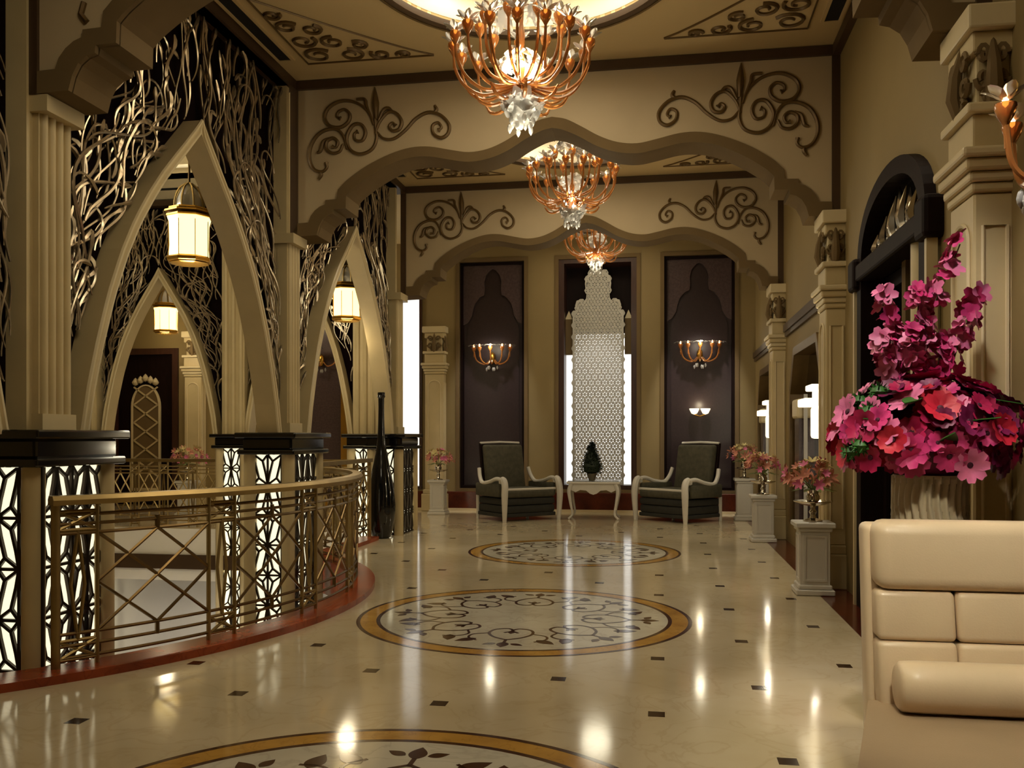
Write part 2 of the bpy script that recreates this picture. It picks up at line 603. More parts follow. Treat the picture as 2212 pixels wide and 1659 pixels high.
for s in (-1, 1):
    y0, y1 = (0.02, 0.82) if s > 0 else (-0.82, -0.02)
    lf = MB().prism([(y0, 0.02), (y1, 0.02), (y1, 2.66), (y0, 2.66)], YZ, 0.10, 0.16,
                    holes=[[(y0 + 0.10, 0.35), (y1 - 0.10, 0.35), (y1 - 0.10, 2.55), (y0 + 0.10, 2.55)]]).build('door_leaf', 'wood', dr)
    MB().box(0.125, 0.135, y0 + 0.10, y1 - 0.10, 0.35, 2.55).build('pane', 'glass_d', lf)
MB().box(0.05, 0.10, -0.05, 0.05, 0.02, 2.66).build('mullion', 'trim', dr)
MB().tube([(0.03, -0.60, 0.02), (0.03, -0.60, 2.66)], 0.085, 18).build('reflected_column', 'stone_p', dr, True)  # column's reflection in the door glass, modelled as a solid shaft
for s in (-1.04, 1.04):
    MB().box(-0.085, -0.02, s - 0.022, s + 0.022, 0.0, 2.6).build('edge_bead', 'stone_p', dr)
# carved silver foliage of the fanlight
for k in range(-5, 6):
    u = k * 0.135
    h = 0.40 - 0.20 * abs(k) / 5
    sw = 0.05 * (1 if k % 2 else -1)
    pts = [(0.04, u, 2.80), (0.02, u + sw, 2.80 + h * 0.45), (0.03, u + 0.03 * k / 5 - sw * 0.3, 2.80 + h)]
    MB().tube(cat(pts, 4), [0.020, 0.024, 0.028, 0.038, 0.044, 0.036, 0.026, 0.014, 0.004], 6).build('carved_leaf', 'silver', dr, True)
    if k < 5:
        for rr, zz in ((0.046, 2.87), (0.030, 2.97 - 0.02 * abs(k))):
            c = [(0.03, u + 0.067 + rr * (1 - 0.06 * q) * math.cos(t), zz + rr * (1 - 0.06 * q) * math.sin(t)) for q, t in enumerate([2 * PI * q / 9 for q in range(12)])]
            MB().tube(c, 0.014, 5).build('carved_curl', 'silver', dr, True)
# niches with mirrors in bays 2 and 3
for n, yc in enumerate((10.95, 14.9)):
    nn = empty('window_%d' % (n + 3), (XR, yc, 0))
    struct(nn, 'chamfered mirror niche in the right wall')
    p = [(a - yc, b) for a, b in niche_poly(yc)]
    q = [(a * 0.93, 0.30 + (b - 0.30) * 0.955) for a, b in p]
    MB().prism(p, YZ, -0.03, 0.22, holes=[list(reversed(q))]).build('niche_frame', 'bronze', nn)
    MB().prism(q, YZ, 0.16, 0.20).build('mirror', 'glass_d', nn)
    MB().box(-0.02, 0.18, 0.42, 0.78, 0.32, 1.62).build('carved_panel', 'plum', nn)
    MB().bbox(-0.05, 0.18, 0.38, 0.82, 1.62, 1.86, 0.03, 2).build('panel_cap', 'stone_p', nn)
    MB().box(-0.01, 0.03, 0.10, 0.13, 0.32, 1.9).build('glazing_bar', 'white', nn)
# dark timber opening beside the sofa
nb = MB().prism([(1.6, 0.02), (4.30, 0.02), (4.30, 3.7), (1.6, 3.7)], YZ, 0.02, 0.10, holes=[[(1.75, 0.02), (4.15, 0.02), (4.15, 3.55), (1.75, 3.55)]])
od = empty('door_2', (XR, 0, 0))
struct(od, 'tall black timber screen beside the sofa')
nb.build('screen_frame', 'wood', od)
MB().box(0.14, 0.18, 1.6, 4.30, 0.02, 3.7).build('screen_glass', 'glass_d', od)
for z in (0.9, 1.8, 2.7):
    MB().box(0.04, 0.12, 1.75, 4.15, z - 0.04, z + 0.04).build('screen_rail', 'wood', od)

# back wall of hall and atrium walkway
WX0 = -13.0
P1, P2, P3 = (-3.79, -2.55), (-1.90, -0.46), (0.04, 1.30)
holes = [[(a, 0.42), (b, 0.42), (b, 4.70), (a, 4.70)] for a, b in (P1, P2, P3)]
holes.append([(-5.25, 0.42), (-4.55, 0.42), (-4.55, 4.10), (-5.25, 4.10)])
holes.append([(-7.10, 0.05), (-6.02, 0.05), (-6.02, 4.0), (-7.10, 4.0)])
holes.append([(-10.98, 0.02), (-9.60, 0.02), (-9.60, 3.12), (-10.98, 3.12)])
wb = struct(MB().prism([(WX0, -0.3), (XR + 0.28, -0.3), (XR + 0.28, ZC + 0.6), (WX0, ZC + 0.6)], XZ, YB, YB + 0.3, holes=holes)
            .build('wall_back', 'wall'), 'beige back wall with three tall recessed panels')
struct(MB().bbox(-5.9, XR, YB - 0.05, YB + 0.01, 0.0, 0.36, 0.01, 1).build('baseboard_back', 'red_d'), 'red marble skirting along the back wall')
struct(MB().box(-5.9, XR, YB - 0.10, YB - 0.051, 0.0, 0.045).build('trim_2', 'stone_p'), 'pale stone foot strip below the red skirting')
# pale plaster mouldings round the panels
for a, b in (P1, P2, P3):
    MB().prism([(a - 0.07, 0.36), (b + 0.07, 0.36), (b + 0.07, 4.77), (a - 0.07, 4.77)], XZ, YB - 0.03, YB + 0.02,
               holes=[[(a, 0.42), (b, 0.42), (b, 4.70), (a, 4.70)]]).build('panel_moulding', 'trim', wb)


def onion(w, z0, zs, zt, n=8):
    """half outline of the Mughal cusped head, from (w,z0) to the tip (0,zt)"""
    h = zt - zs
    pts = [(w, z0), (w, zs), (w * 0.96, zs + 0.10 * h), (w * 0.80, zs + 0.22 * h), (w * 0.78, zs + 0.30 * h),
           (w * 0.70, zs + 0.42 * h), (w * 0.52, zs + 0.52 * h), (w * 0.34, zs + 0.56 * h), (w * 0.31, zs + 0.66 * h),
           (w * 0.33, zs + 0.78 * h), (w * 0.26, zs + 0.90 * h), (w * 0.10, zs + 0.98 * h), (0, zt)]
    return pts


def onion_full(xc, w, z0, zs, zt):
    h = onion(w, z0, zs, zt)
    return [(xc + a, b) for a, b in h] + [(xc - a, b) for a, b in reversed(h[:-1])]


for i, ((a, b), lab) in enumerate(((P1, 'dark lacquer wall panel behind the left armchair'), (P3, 'dark lacquer wall panel behind the right armchair'))):
    pn = empty('wall_panel', ((a + b) / 2, YB + 0.06, 0.42))
    tag(pn, lab, 'wall panel', 'tall dark panels in the back wall')
    w = (b - a) / 2
    MB().box(-w, w, 0.10, 0.14, 0, 4.28).build('panel_back', 'plum_d', pn)
    MB().prism([(-w, 0), (w, 0), (w, 4.28), (-w, 4.28)], XZ, -0.02, 0.10,
               holes=[[(-w + 0.05, 0.05), (w - 0.05, 0.05), (w - 0.05, 4.23), (-w + 0.05, 4.23)]]).build('panel_frame', 'wood', pn)
    MB().prism(onion_full(0, w - 0.12, 0.06, 3.0, 4.12), XZ, 0.085, 0.10).build('arched_field', 'plum_d', pn)
    for s in (-1, 1):
        cnr = [(s * (w - 0.05), 4.23), (s * (w - 0.05), 3.1)] + [(s * x, z + 0.04) for x, z in onion(w - 0.12, 3.0, 3.0, 4.12)[2:]] + [(0, 4.23)]
        MB().prism(cnr, XZ, 0.045, 0.10).build('carved_spandrel', 'plum', pn)

# central niche: daylight window behind a white jali
wn = empty('window_1', ((P2[0] + P2[1]) / 2, YB, 0))
struct(wn, 'tall central window behind a white pierced screen')
w = (P2[1] - P2[0]) / 2
b = MB().prism([(-w, 0.42), (w, 0.42), (w, 4.70), (-w, 4.70)], XZ, 0.0, 0.5, holes=[[(-w + 0.10, 0.50), (w - 0.10, 0.50), (w - 0.10, 4.62), (-w + 0.10, 4.62)]])
b.build('niche_frame', 'wood_b', wn)
MB().box(-w + 0.10, w - 0.10, 0.50, 0.53, 3.30, 4.62).build('upper_board', 'wood', wn)
MB().box(-w + 0.10, w - 0.10, 0.42, 0.44, 0.50, 3.35).build('daylight_pane', 'day', wn)
for s in (-1, 1):
    MB().box(s * 0.56 - 0.07, s * 0.56 + 0.07, 0.30, 0.40, 2.95, 3.62).build('side_bracket', 'trim', wn)
    MB().prism([(s * 0.49, 3.62), (s * 0.63, 3.62), (s * 0.56, 3.78)], XZ, 0.30, 0.40).build('bracket_top', 'stone_p', wn)
# jali: border, circles and a lattice of small bars
jw, jz0, jz1 = 0.475, 0.50, 4.02
JOUT = [(-jw, jz0), (jw, jz0), (jw, 3.72), (0.40, 3.78), (0.43, 3.86), (0.40, 3.95), (0.31, 3.97), (0.27, 3.92), (0.22, 3.99), (0.21, 4.10),
        (0.235, 4.17), (0.245, 4.26), (0.235, 4.34), (0.20, 4.42), (0.14, 4.475), (0.07, 4.50), (0, 4.51)]
JOUT = JOUT + [(-x, z) for x, z in reversed(JOUT[2:-1])]
jp = empty('jali_screen', ((P2[0] + P2[1]) / 2, YB + 0.16, 0))
tag(jp, 'white pierced jali screen with cusped crown in front of the central window', 'screen')
JIN = [((x * 0.92), jz0 + 0.04 + (z - jz0) * 0.975) for x, z in JOUT]
MB().prism(JOUT, XZ, 0, 0.05, holes=[list(reversed(JIN))]).build('screen_frame', 'jali', jp)


def point_in(poly, x, z):
    c = False
    n = len(poly)
    for i in range(n):
        x1, z1 = poly[i]
        x2, z2 = poly[i - 1]
        if (z1 > z) != (z2 > z) and x < (x2 - x1) * (z - z1) / (z2 - z1) + x1:
            c = not c
    return c


cell = MB()
s = 0.062
for k in range(6):
    a = 2 * PI * k / 6
    cell.bar((0, 0.02, 0), (s * 1.0 * math.cos(a), 0.02, s * 1.0 * math.sin(a)), 0.019, 0.03, (0, 1, 0))
    b2 = a + PI / 3
    cell.bar((s * 1.0 * math.cos(a), 0.02, s * 1.0 * math.sin(a)), (s * 1.0 * math.cos(b2), 0.02, s * 1.0 * math.sin(b2)), 0.019, 0.03, (0, 1, 0))
cell.bar((0, 0.02, -s), (0, 0.02, s), 0.010, 0.028, (0, 1, 0))
cell_me = cell.mesh('jali_star', 'jali')
nz = int((4.46 - jz0) / 0.108)
for r in range(nz + 1):
    z = jz0 + 0.07 + r * 0.108
    for k in range(-6, 7):
        x = k * 2 * s + (s if r % 2 else 0)
        if abs(x) < jw - 0.04 and point_in(JOUT, x, z):
            put('jali_star', cell_me, jp, (x, 0, z))
# a solid pale backing of the crown
MB().prism([(-jw * 0.97, 3.36), (jw * 0.97, 3.36)] + [(x * 0.97, z) for x, z in JOUT if z > 3.5], XZ, 0.052, 0.065).build('crown_back', 'grey_p', jp)

# left tall window with sheer curtain
w2 = empty('window_2', (-4.90, YB, 0))
struct(w2, 'narrow daylight window left of the back column')
MB().box(-0.35, 0.35, 0.20, 0.23, 0.42, 4.10).build('daylight_pane', 'day', w2)
rows = []
for z in (0.45, 2.2, 4.05):
    rows.append([(-0.34 + 0.20 * k / 24, 0.10 + 0.03 * math.sin(k * 1.9), z) for k in range(25)])
MB().grid(rows).build('curtain', 'curtain', w2, True)
MB().prism([(-0.38, 0.40), (0.38, 0.40), (0.38, 4.14), (-0.38, 4.14)], XZ, -0.05, 0.2, holes=[[(-0.33, 0.45), (0.33, 0.45), (0.33, 4.08), (-0.33, 4.08)]]).build('window_frame', 'wood_b', w2)

# walkway panel and door beyond the atrium
pn = empty('wall_panel', (-6.56, YB + 0.06, 0.05))
tag(pn, 'dark lacquer wall panel seen through the second pointed arch', 'wall panel', 'tall dark panels in the back wall')
MB().box(-0.54, 0.54, 0.06, 0.12, 0, 3.95).build('panel_back', 'plum_d', pn)
MB().prism([(-0.54, 0), (0.54, 0), (0.54, 3.95), (-0.54, 3.95)], XZ, -0.10, 0.06, holes=[[(-0.42, 0.1), (0.42, 0.1), (0.42, 3.85), (-0.42, 3.85)]]).build('panel_frame', 'gold', pn)
MB().prism(onion_full(0, 0.40, 0.12, 2.9, 3.8), XZ, 0.03, 0.06).build('arched_field', 'plum', pn)
d3 = empty('door_3', (-10.29, YB, 0))
struct(d3, 'dark walkway door with a pale arched lattice panel')
MB().box(-0.69, 0.69, 0.06, 0.14, 0.02, 3.12).build('door_leaf', 'wood', d3)
MB().prism([(-0.74, 0.0), (0.74, 0.0), (0.74, 3.17), (-0.74, 3.17)], XZ, -0.05, 0.10, holes=[[(-0.62, 0.0), (0.62, 0.0), (0.62, 3.05), (-0.62, 3.05)]]).build('door_frame', 'wood_b', d3)
ap = [(0.32, 0.3)] + [(0.32 * math.cos(a), 2.0 + 0.45 * math.sin(a)) for a in [PI * k / 16 for k in range(17)]] + [(-0.32, 0.3)]
ap2 = [(x * 0.88, 0.36 + (z - 0.3) * 0.96) for x, z in ap]
MB().prism(ap, XZ, 0.02, 0.06, holes=[list(reversed(ap2))]).build('arch_bead', 'stone_p', d3)
MB().prism(ap2, XZ, 0.04, 0.06).build('lattice_field', 'trim', d3)
for k in range(5):
    z = 0.6 + k * 0.36
    for s in (-1, 1):
        MB().bar((-0.26 * s, 0.03, z), (0.26 * s, 0.03, z + 0.36), 0.03, 0.02, (0, 1, 0)).build('lattice_bar', 'stone', d3)
for k in range(-2, 3):
    MB().lathe([(0.0, 0), (0.05, 0.03), (0.07, 0.07), (0.03, 0.14), (0, 0.17)], 8, (k * 0.11, 0.02, 2.50 - 0.04 * abs(k))).build('carved_leaf', 'stone_p', d3, True)
# slim lit reveal beside the far door
struct(MB().box(-8.62, -8.50, YB - 0.02, YB + 0.02, 0.4, 2.3).build('window_5', 'day'), 'slim bright daylight strip on the walkway wall')

# ceiling: each bay a slab with a round opening for its dome
EDGE = (-3.0, BEAMS[0], BEAMS[1], BEAMS[2], YB)
cl = MB()
for i, y in enumerate(BAYS):
    y0, y1 = EDGE[i], EDGE[i + 1]
    cl.prism([(XL - 0.1, y0), (XR + 0.28, y0), (XR + 0.28, y1), (XL - 0.1, y1)], XY, ZC, ZC + 0.12,
             holes=[list(reversed(circ(CX, y, 1.20, 64)))])
ceil = struct(cl.build('ceiling', 'ceil'), 'warm beige hall ceiling with round coffered domes')
dome_l = []
for i, y in enumerate(BAYS):
    dm = empty('dome', (CX, y, ZC))
    dm.parent = ceil
    prof = [(1.19, -0.005), (1.20, -0.045), (1.24, -0.06), (1.29, -0.045), (1.33, -0.02), (1.335, 0.004), (1.19, 0.004)]
    MB().lathe(prof + [prof[0]], 72).build('ring_moulding', 'trim_d', dm, True)
    MB().lathe([(1.255, -0.066), (1.27, -0.066), (1.27, -0.058), (1.255, -0.058), (1.255, -0.066)], 72).build('ring_bead', 'bronze', dm)
    MB().lathe([(1.20, 0.0), (1.20, 0.36), (0.0, 0.42)], 72, caps=False).build('dome_shell', 'ceil_l', dm, True)
    MB().lathe([(1.195, 0.03), (1.185, 0.05), (1.185, 0.27), (1.195, 0.29)], 72, caps=False).build('cove_light', 'cove', dm, True)
    MB().lathe([(0.80, 0.33), (0.84, 0.28), (0.94, 0.28), (0.98, 0.33), (0.98, 0.40), (0.80, 0.40)], 64, caps=False).build('inner_ring', 'trim_d', dm, True)

# scroll design traced from the beams (zoomed coordinates, 1 unit = 1.8 mm)
SCROLL = {
    'stem': [(742, 470), (738, 560), (730, 640), (760, 700), (830, 722), (890, 690), (908, 620), (870, 555), (820, 555), (795, 600), (815, 645), (855, 640), (862, 605), (840, 592)],
    'upper': [(748, 560), (770, 500), (820, 445), (890, 415), (960, 416), (1022, 452), (1040, 505), (1008, 552), (945, 562), (897, 532), (890, 490), (922, 462), (958, 475), (965, 500), (945, 512)],
    'tail': [(905, 690), (925, 620), (965, 575), (1030, 572), (1090, 605), (1128, 670), (1132, 740), (1105, 795), (1058, 812), (1028, 790), (1032, 760)],
    'inner': [(930, 660), (950, 700), (995, 708), (1030, 680), (1028, 640), (990, 622), (962, 645), (972, 675), (995, 672)],
    'hook': [(1015, 622), (1050, 640), (1065, 690), (1088, 702)],
    'drip': [(1068, 810), (1062, 830), (1078, 856)],
    'leftcurl': [(738, 610), (712, 545), (660, 492), (610, 505), (582, 550), (596, 592), (636, 600), (655, 572), (635, 555), (618, 572)],
    'swan': [(730, 600), (690, 640), (628, 645), (560, 600), (500, 540), (430, 508), (360, 525), (308, 580), (312, 632), (352, 655), (395, 630), (402, 585), (370, 568), (350, 595), (368, 612)],
    'swantip': [(400, 515), (378, 495), (390, 470)],
    'sprig': [(760, 520), (790, 450), (800, 412), (850, 408)],
    'sprig2': [(720, 540), (690, 480), (660, 470), (640, 485)],
}


def scroll_parts(root, fn, m='bronze', only=None, name='scroll', rr=0.0165, thick=1.0):
    """fn(u, v) -> 3-D point; u, v in metres from the ornament's centre"""
    for key, pts in SCROLL.items():
        if only and key not in only:
            continue
        c = cat([((x - 735) * 0.0018, (600 - y) * 0.0018) for x, y in pts], 5)
        n = len(c)
        rad = [rr * (0.55 + 0.6 * math.sin(PI * (0.12 + 0.80 * i / n))) * thick for i in range(n)]
        if key in ('stem', 'upper', 'tail', 'swan', 'inner', 'leftcurl'):
            rad[-1] = rr * 1.5
            rad[-2] = rr * 1.3
        MB().tube([fn(p[0], p[1]) for p in c], rad, 6).build(name, m, root, True)
    lf = [(0.0, 0.06), (0.022, 0.14), (0.044, 0.28), (0.030, 0.38), (0, 0.46)]
    pts = [fn(0.01 * k / 4 - 0.005, 0.13 + 0.33 * k / 6) for k in range(7)]
    MB().tube(pts, [0.016, 0.026, 0.034, 0.038, 0.030, 0.018, 0.004], 8).build('spear_leaf', m, root, True)


# arched beams
PAN = [(0, 4.575), (0.14, 4.545), (0.30, 4.46), (0.47, 4.36), (0.65, 4.29), (0.84, 4.268), (1.03, 4.30), (1.25, 4.345), (1.45, 4.345), (1.67, 4.29), (1.92, 4.18),
       (2.12, 4.05), (2.225, 3.95), (2.235, 3.855), (2.36, 3.85), (2.365, 3.805), (2.42, 3.785), (2.475, 3.745), (2.52, 3.69), (2.545, 3.625), (2.665, 3.62)]
LOW = [(0, 4.465), (0.11, 4.44), (0.27, 4.365), (0.44, 4.265), (0.63, 4.195), (0.84, 4.170), (1.03, 4.20), (1.25, 4.245), (1.44, 4.245), (1.63, 4.20), (1.86, 4.09),
       (2.05, 3.965), (2.135, 3.885), (2.14, 3.755), (2.275, 3.75), (2.28, 3.705), (2.335, 3.69), (2.39, 3.65), (2.43, 3.58), (2.455, 3.49), (2.745, 3.48)]


def dense(pts):
    a = cat(pts[:13], 4)
    return [tuple(p) for p in a] + [tuple(p) for p in pts[13:]]


DP, DL = dense(PAN), dense(LOW)
ZT = 5.005
W = 2.745
BT = 0.36
lowfull = [(-a, b) for a, b in reversed(DL[1:])] + list(DL)
panfull = [(-a, b) for a, b in reversed(DP[1:])] + list(DP)
body_me = MB().prism(lowfull + [(W, ZC - 0.005), (-W, ZC - 0.005)], XZ, 0, BT).mesh('beam_body', 'trim')
plate_me = MB().prism(panfull + [(2.665, ZT), (-2.665, ZT)], XZ, -0.012, 0.02).mesh('ivory_panel', 'panel')
band = MB()
for sgn in (1, -1):
    top = [(sgn * a, b) for a, b in DP]
    bot = [(sgn * a, b) for a, b in DL]
    for i in range(len(top) - 1):
        q = [bot[i], bot[i + 1], top[i + 1], top[i]]
        v = [(p[0], y, p[1]) for y in (-0.035, 0.01) for p in q]
        band.add(v, [(0, 1, 2, 3), (4, 7, 6, 5), (0, 4, 5, 1), (1, 5, 6, 2), (2, 6, 7, 3), (3, 7, 4, 0)])
band_me = band.mesh('arch_trim', 'trim')
side = MB()
for sgn in (1, -1):
    xs = sorted((sgn * 2.665, sgn * W))
    side.box(xs[0], xs[1], -0.035, 0.01, 3.48, ZC - 0.006)
side_me = side.mesh('side_trim', 'trim_d')
top_me = MB().box(-W, W, -0.05, 0.01, ZT, ZC - 0.006).mesh('top_trim', 'trim_d')
BL = ('nearest arched ivory beam, only its lower ends showing at the top corners', 'large arched ivory beam with bronze scrolls behind the nearest chandelier',
      'farther arched ivory beam with bronze scrolls in front of the back wall')
for i, y in enumerate(BEAMS):
    r = empty('arched_beam', (CX, y, 0))
    tag(r, BL[i], 'arched beam', 'arched beams spanning the hall')
    put('beam_body', body_me, r)
    put('ivory_panel', plate_me, r)
    put('arch_trim', band_me, r)
    put('side_trim', side_me, r)
    put('top_trim', top_me, r)
    if i > 0:
        for s in (1, -1):
            sc = empty('scroll_ornament')
            sc.parent = r
            scroll_parts(sc, lambda u, v, s=s: (s * (1.82 + u), -0.022, 4.53 + v))
    else:
        for s in (1, -1):
            MB().tube([(s * 2.36, -0.02, 4.02), (s * 2.38, -0.02, 3.95), (s * 2.34, -0.02, 3.9)], 0.018, 6).build('scroll', 'bronze', r, True)

# ceiling slots and corner scrolls (bays in view)
for i in (1, 2, 3):
    y0, y1 = EDGE[i] + BT, EDGE[i + 1]
    yc = BAYS[i]
    for s in (-1, 1):
        xs = CX + s * 2.56
        MB().box(xs - 0.06, xs + 0.06, yc - 1.42, yc + 1.42, ZC - 0.012, ZC + 0.01).build('air_slot', 'slot', ceil)
        MB().prism([(xs - 0.09, yc - 1.45), (xs + 0.09, yc - 1.45), (xs + 0.09, yc + 1.45), (xs - 0.09, yc + 1.45)], XY, ZC - 0.02, ZC + 0.005,
                   holes=[[(xs - 0.06, yc - 1.42), (xs + 0.06, yc - 1.42), (xs + 0.06, yc + 1.42), (xs - 0.06, yc + 1.42)]]).build('slot_frame', 'ceil', ceil)
        MB().box(CX + s * 2.74 - 0.07, CX + s * 2.74 + 0.07, y0, y1, ZC - 0.10, ZC + 0.002).build('ceiling_trim', 'trim_d', ceil)
        for t in (-1, 1):
            o = empty('ceiling_scroll')
            o.parent = ceil
            px, py = CX + s * 2.40, yc + t * 1.58       # the outer corner
            z = ZC - 0.006

            def F(a, b, s=s, t=t, px=px, py=py, z=z):
                return (px - s * a, py - t * b, z)
            tri = [(0, 0), (1.32, 0.0), (0, 1.42)]
            mid = [(1.30 - 1.28 * k / 10, 0.03 + 1.36 * (k / 10) ** 1.15) for k in range(11)]
            MB().tube([F(1.30, 0.02), F(0.02, 0.02), F(0.02, 1.38)] + [F(a, b) for a, b in reversed(mid)], 0.010, 5).build('scroll_border', 'bronze', o)
            for (u, v, rr, d) in ((0.20, 0.20, 0.15, 1), (0.52, 0.17, 0.13, -1), (0.80, 0.13, 0.10, 1), (1.02, 0.09, 0.07, -1),
                                  (0.17, 0.52, 0.13, -1), (0.14, 0.82, 0.11, 1), (0.10, 1.06, 0.08, -1), (0.44, 0.46, 0.12, 1), (0.66, 0.36, 0.09, -1), (0.34, 0.74, 0.10, -1)):
                pts = []
                for k in range(22):
                    a = d * (k / 21) * 4.2 * PI / 1.6 + u * 3
                    q = rr * (1 - 0.72 * k / 21)
                    pts.append(F(u + q * math.cos(a), v + q * math.sin(a)))
                MB().tube(pts, [0.021 - 0.007 * k / 21 for k in range(22)], 5).build('scroll', 'bronze', o, True)

# walls behind the camera close the hall
struct(MB().box(XL - 0.1, XR + 0.3, -3.2, -3.0, 0, ZC).build('wall_front', 'wall'), 'beige wall behind the viewer')
struct(MB().box(XL - 0.35, XL - 0.1, -3.0, 1.05, 0, ZC).build('wall_left', 'wall'), 'beige left wall before the arcade begins')

# ------------------------------------------------------------------ atrium beyond the arcade
AX0 = -13.0
FY = 12.97            # far arcade plane
struct(MB().prism([(AX0, FY - 0.05), (-3.95, FY - 0.05), (-3.95, YB), (AX0, YB)], XY, -0.30, -0.001).build('floor_walkway', 'floor'), 'cream marble floor of the far walkway')
fw = MB().box(AX0, -3.95, FY - 0.07, FY - 0.051, -0.42, -0.02)
fw.box(AX0, -3.95, FY - 0.07, FY - 0.051, -0.82, -0.64)
struct(fw.build('trim_3', 'white_p'), 'white fascia of the far walkway slab')
struct(MB().box(AX0, -3.95, FY - 0.10, FY - 0.06, -0.64, -0.42).build('trim_4', 'trim_d'), 'dark band on the far walkway fascia')
struct(MB().box(AX0, -3.95, FY + 0.4, FY + 0.5, -4.2, -0.82).build('wall_lower', 'grey_p'), 'pale grey wall of the lower hall')
struct(MB().box(AX0, -2.0, 2.5, FY + 0.4, -4.3, -4.2).build('floor_lower', 'white_p'), 'pale floor of the lower hall')
struct(MB().box(AX0 - 0.2, AX0, 2.5, YB, -4.2, ZC + 0.6).build('wall_far_left', 'wall'), 'beige wall on the far side of the atrium')
struct(MB().box(AX0, XL - 0.3, 2.3, 2.5, -4.2, ZC + 0.6).build('wall_near_left', 'wall'), 'beige near wall of the atrium')
struct(MB().box(-2.0, -1.9, 2.5, FY + 0.4, -4.2, -0.31).build('wall_under_hall', 'grey_p'), 'pale wall below the hall floor')
# soffit, slot and lit tray
ca = MB().prism([(AX0, 2.5), (XL - 0.1, 2.5), (XL - 0.1, YB), (AX0, YB)], XY, ZC, ZC + 0.05, holes=[[(-11.6, 3.6), (-4.7, 3.6), (-4.7, 11.9), (-11.6, 11.9)]])
ca.box(-11.6, -4.7, 3.6, 11.9, ZC + 0.42, ZC + 0.47)
ca.box(-11.7, -11.6, 3.6, 11.9, ZC, ZC + 0.47).box(-4.7, -4.6, 3.6, 11.9, ZC, ZC + 0.47)
ca.box(-11.7, -4.6, 11.9, 12.0, ZC, ZC + 0.47).box(-11.7, -4.6, 3.5, 3.6, ZC, ZC + 0.47)
ac = struct(ca.build('ceiling_atrium', 'ceil_l'), 'cream tray ceiling over the atrium')
MB().box(-11.6, -4.7, 12.42, 12.50, ZC - 0.01, ZC + 0.01).build('air_slot', 'slot', ac)
MB().box(-11.5, -4.8, 11.55, 11.60, ZC + 0.03, ZC + 0.06).build('cove_light', 'cove', ac)

# ------------------------------------------------------------------ lattice pillars
PW, PH = 0.148, 0.302


def lattice_mesh(flip, w=PW, h=PH):
    b = MB()
    m = -1 if flip else 1

    def P(x, z):
        return ((x - 0.5) * w * m, 0, z * h)
    t = 0.0185
    Nt, Nb = (0.64, 0.78), (0.36, 0.22)
    segs = [((0, 0), (1, 0)), ((0, 1), Nt), ((1, 1), Nt), ((0, 0), Nb), ((1, 0), Nb), (Nt, (0.86, 0.36)), ((0.86, 0.36), (1, 0)),
            (Nb, (0.14, 0.64)), ((0.14, 0.64), (0, 1)), ((0, 0), (0, 1)), ((1, 0), (1, 1))]
    for a, c in segs:
        b.bar(P(*a), P(*c), t, 0.02, (0, 1, 0))
    return b.mesh('lattice_cell', 'lattice')


LAT = (lattice_mesh(False), lattice_mesh(True))


def lattice_pillar(loc, wx, wy, z0, label, front=True, sidef=True, group='lit lattice pillars of the arcade', upper=True, zt=1.22):
    """pillar with its -y face and +x face latticed; loc = the +x/-y corner of its core on the floor"""
    r = empty('lattice_pillar', loc)
    tag(r, label, 'pillar', group)
    MB().box(-wx + 0.03, -0.03, 0.03, wy - 0.03, z0, zt).build('glow_core', 'glow', r, label='cream backlit onyx core')
    rows = int(round((zt - z0) / PH))
    cols = max(1, int(round((wx - 0.07) / PW)))
    if front:
        for c in range(cols):
            for k in range(rows):
                z = zt - (k + 1) * PH
                x = -wx + 0.06 + PW * (c + 0.5)
                put('lattice_cell', LAT[(c + k) % 2], r, (x, 0.012, z))
    cols2 = max(1, int(round((wy - 0.07) / PW)))
    if sidef:
        for c in range(cols2):
            for k in range(rows):
                z = zt - (k + 1) * PH
                put('lattice_cell', LAT[(c + k + 1) % 2], r, (-0.012, 0.06 + PW * (c + 0.5), z), PI / 2)
    # corner shafts
    for (x, y) in ((0, 0), (-wx, 0), (0, wy), (-wx, wy)):
        b = MB().lathe([(0.066, z0), (0.066, zt)], 14, (x - (0.02 if x == 0 else -0.02), y + (0.02 if y == 0 else -0.02), 0))
        b.build('corner_shaft', 'stone', r, True)
    # black stepped capital
    b = MB().bbox(-wx - 0.08, 0.08, -0.08, wy + 0.08, zt, zt + 0.05, 0.012, 2)
    b.bbox(-wx - 0.04, 0.04, -0.04, wy + 0.04, zt + 0.045, zt + 0.17, 0.02, 2)
    b.bbox(-wx - 0.10, 0.10, -0.10, wy + 0.10, zt + 0.165, zt + 0.22, 0.012, 2)
    b.build('black_capital', 'black', r)
    if upper:
        b = MB()
        yc = wy / 2
        ytop = 3.48
        b.box(-0.24, -0.13, yc - 0.15, yc + 0.15, zt + 0.22, ytop)
        for k in range(4):
            y = yc - 0.108 + k * 0.072
            b.lathe([(0.028, zt + 0.22), (0.028, ytop - 0.10)], 10, (-0.13, y, 0))
        b.box(-0.25, -0.095, yc - 0.16, yc + 0.16, zt + 0.22, zt + 0.32)
        b.box(-0.27, -0.05, yc - 0.18, yc + 0.18, ytop - 0.10, ytop)
        b.build('fluted_pilaster', 'stone', r, True)
    return r


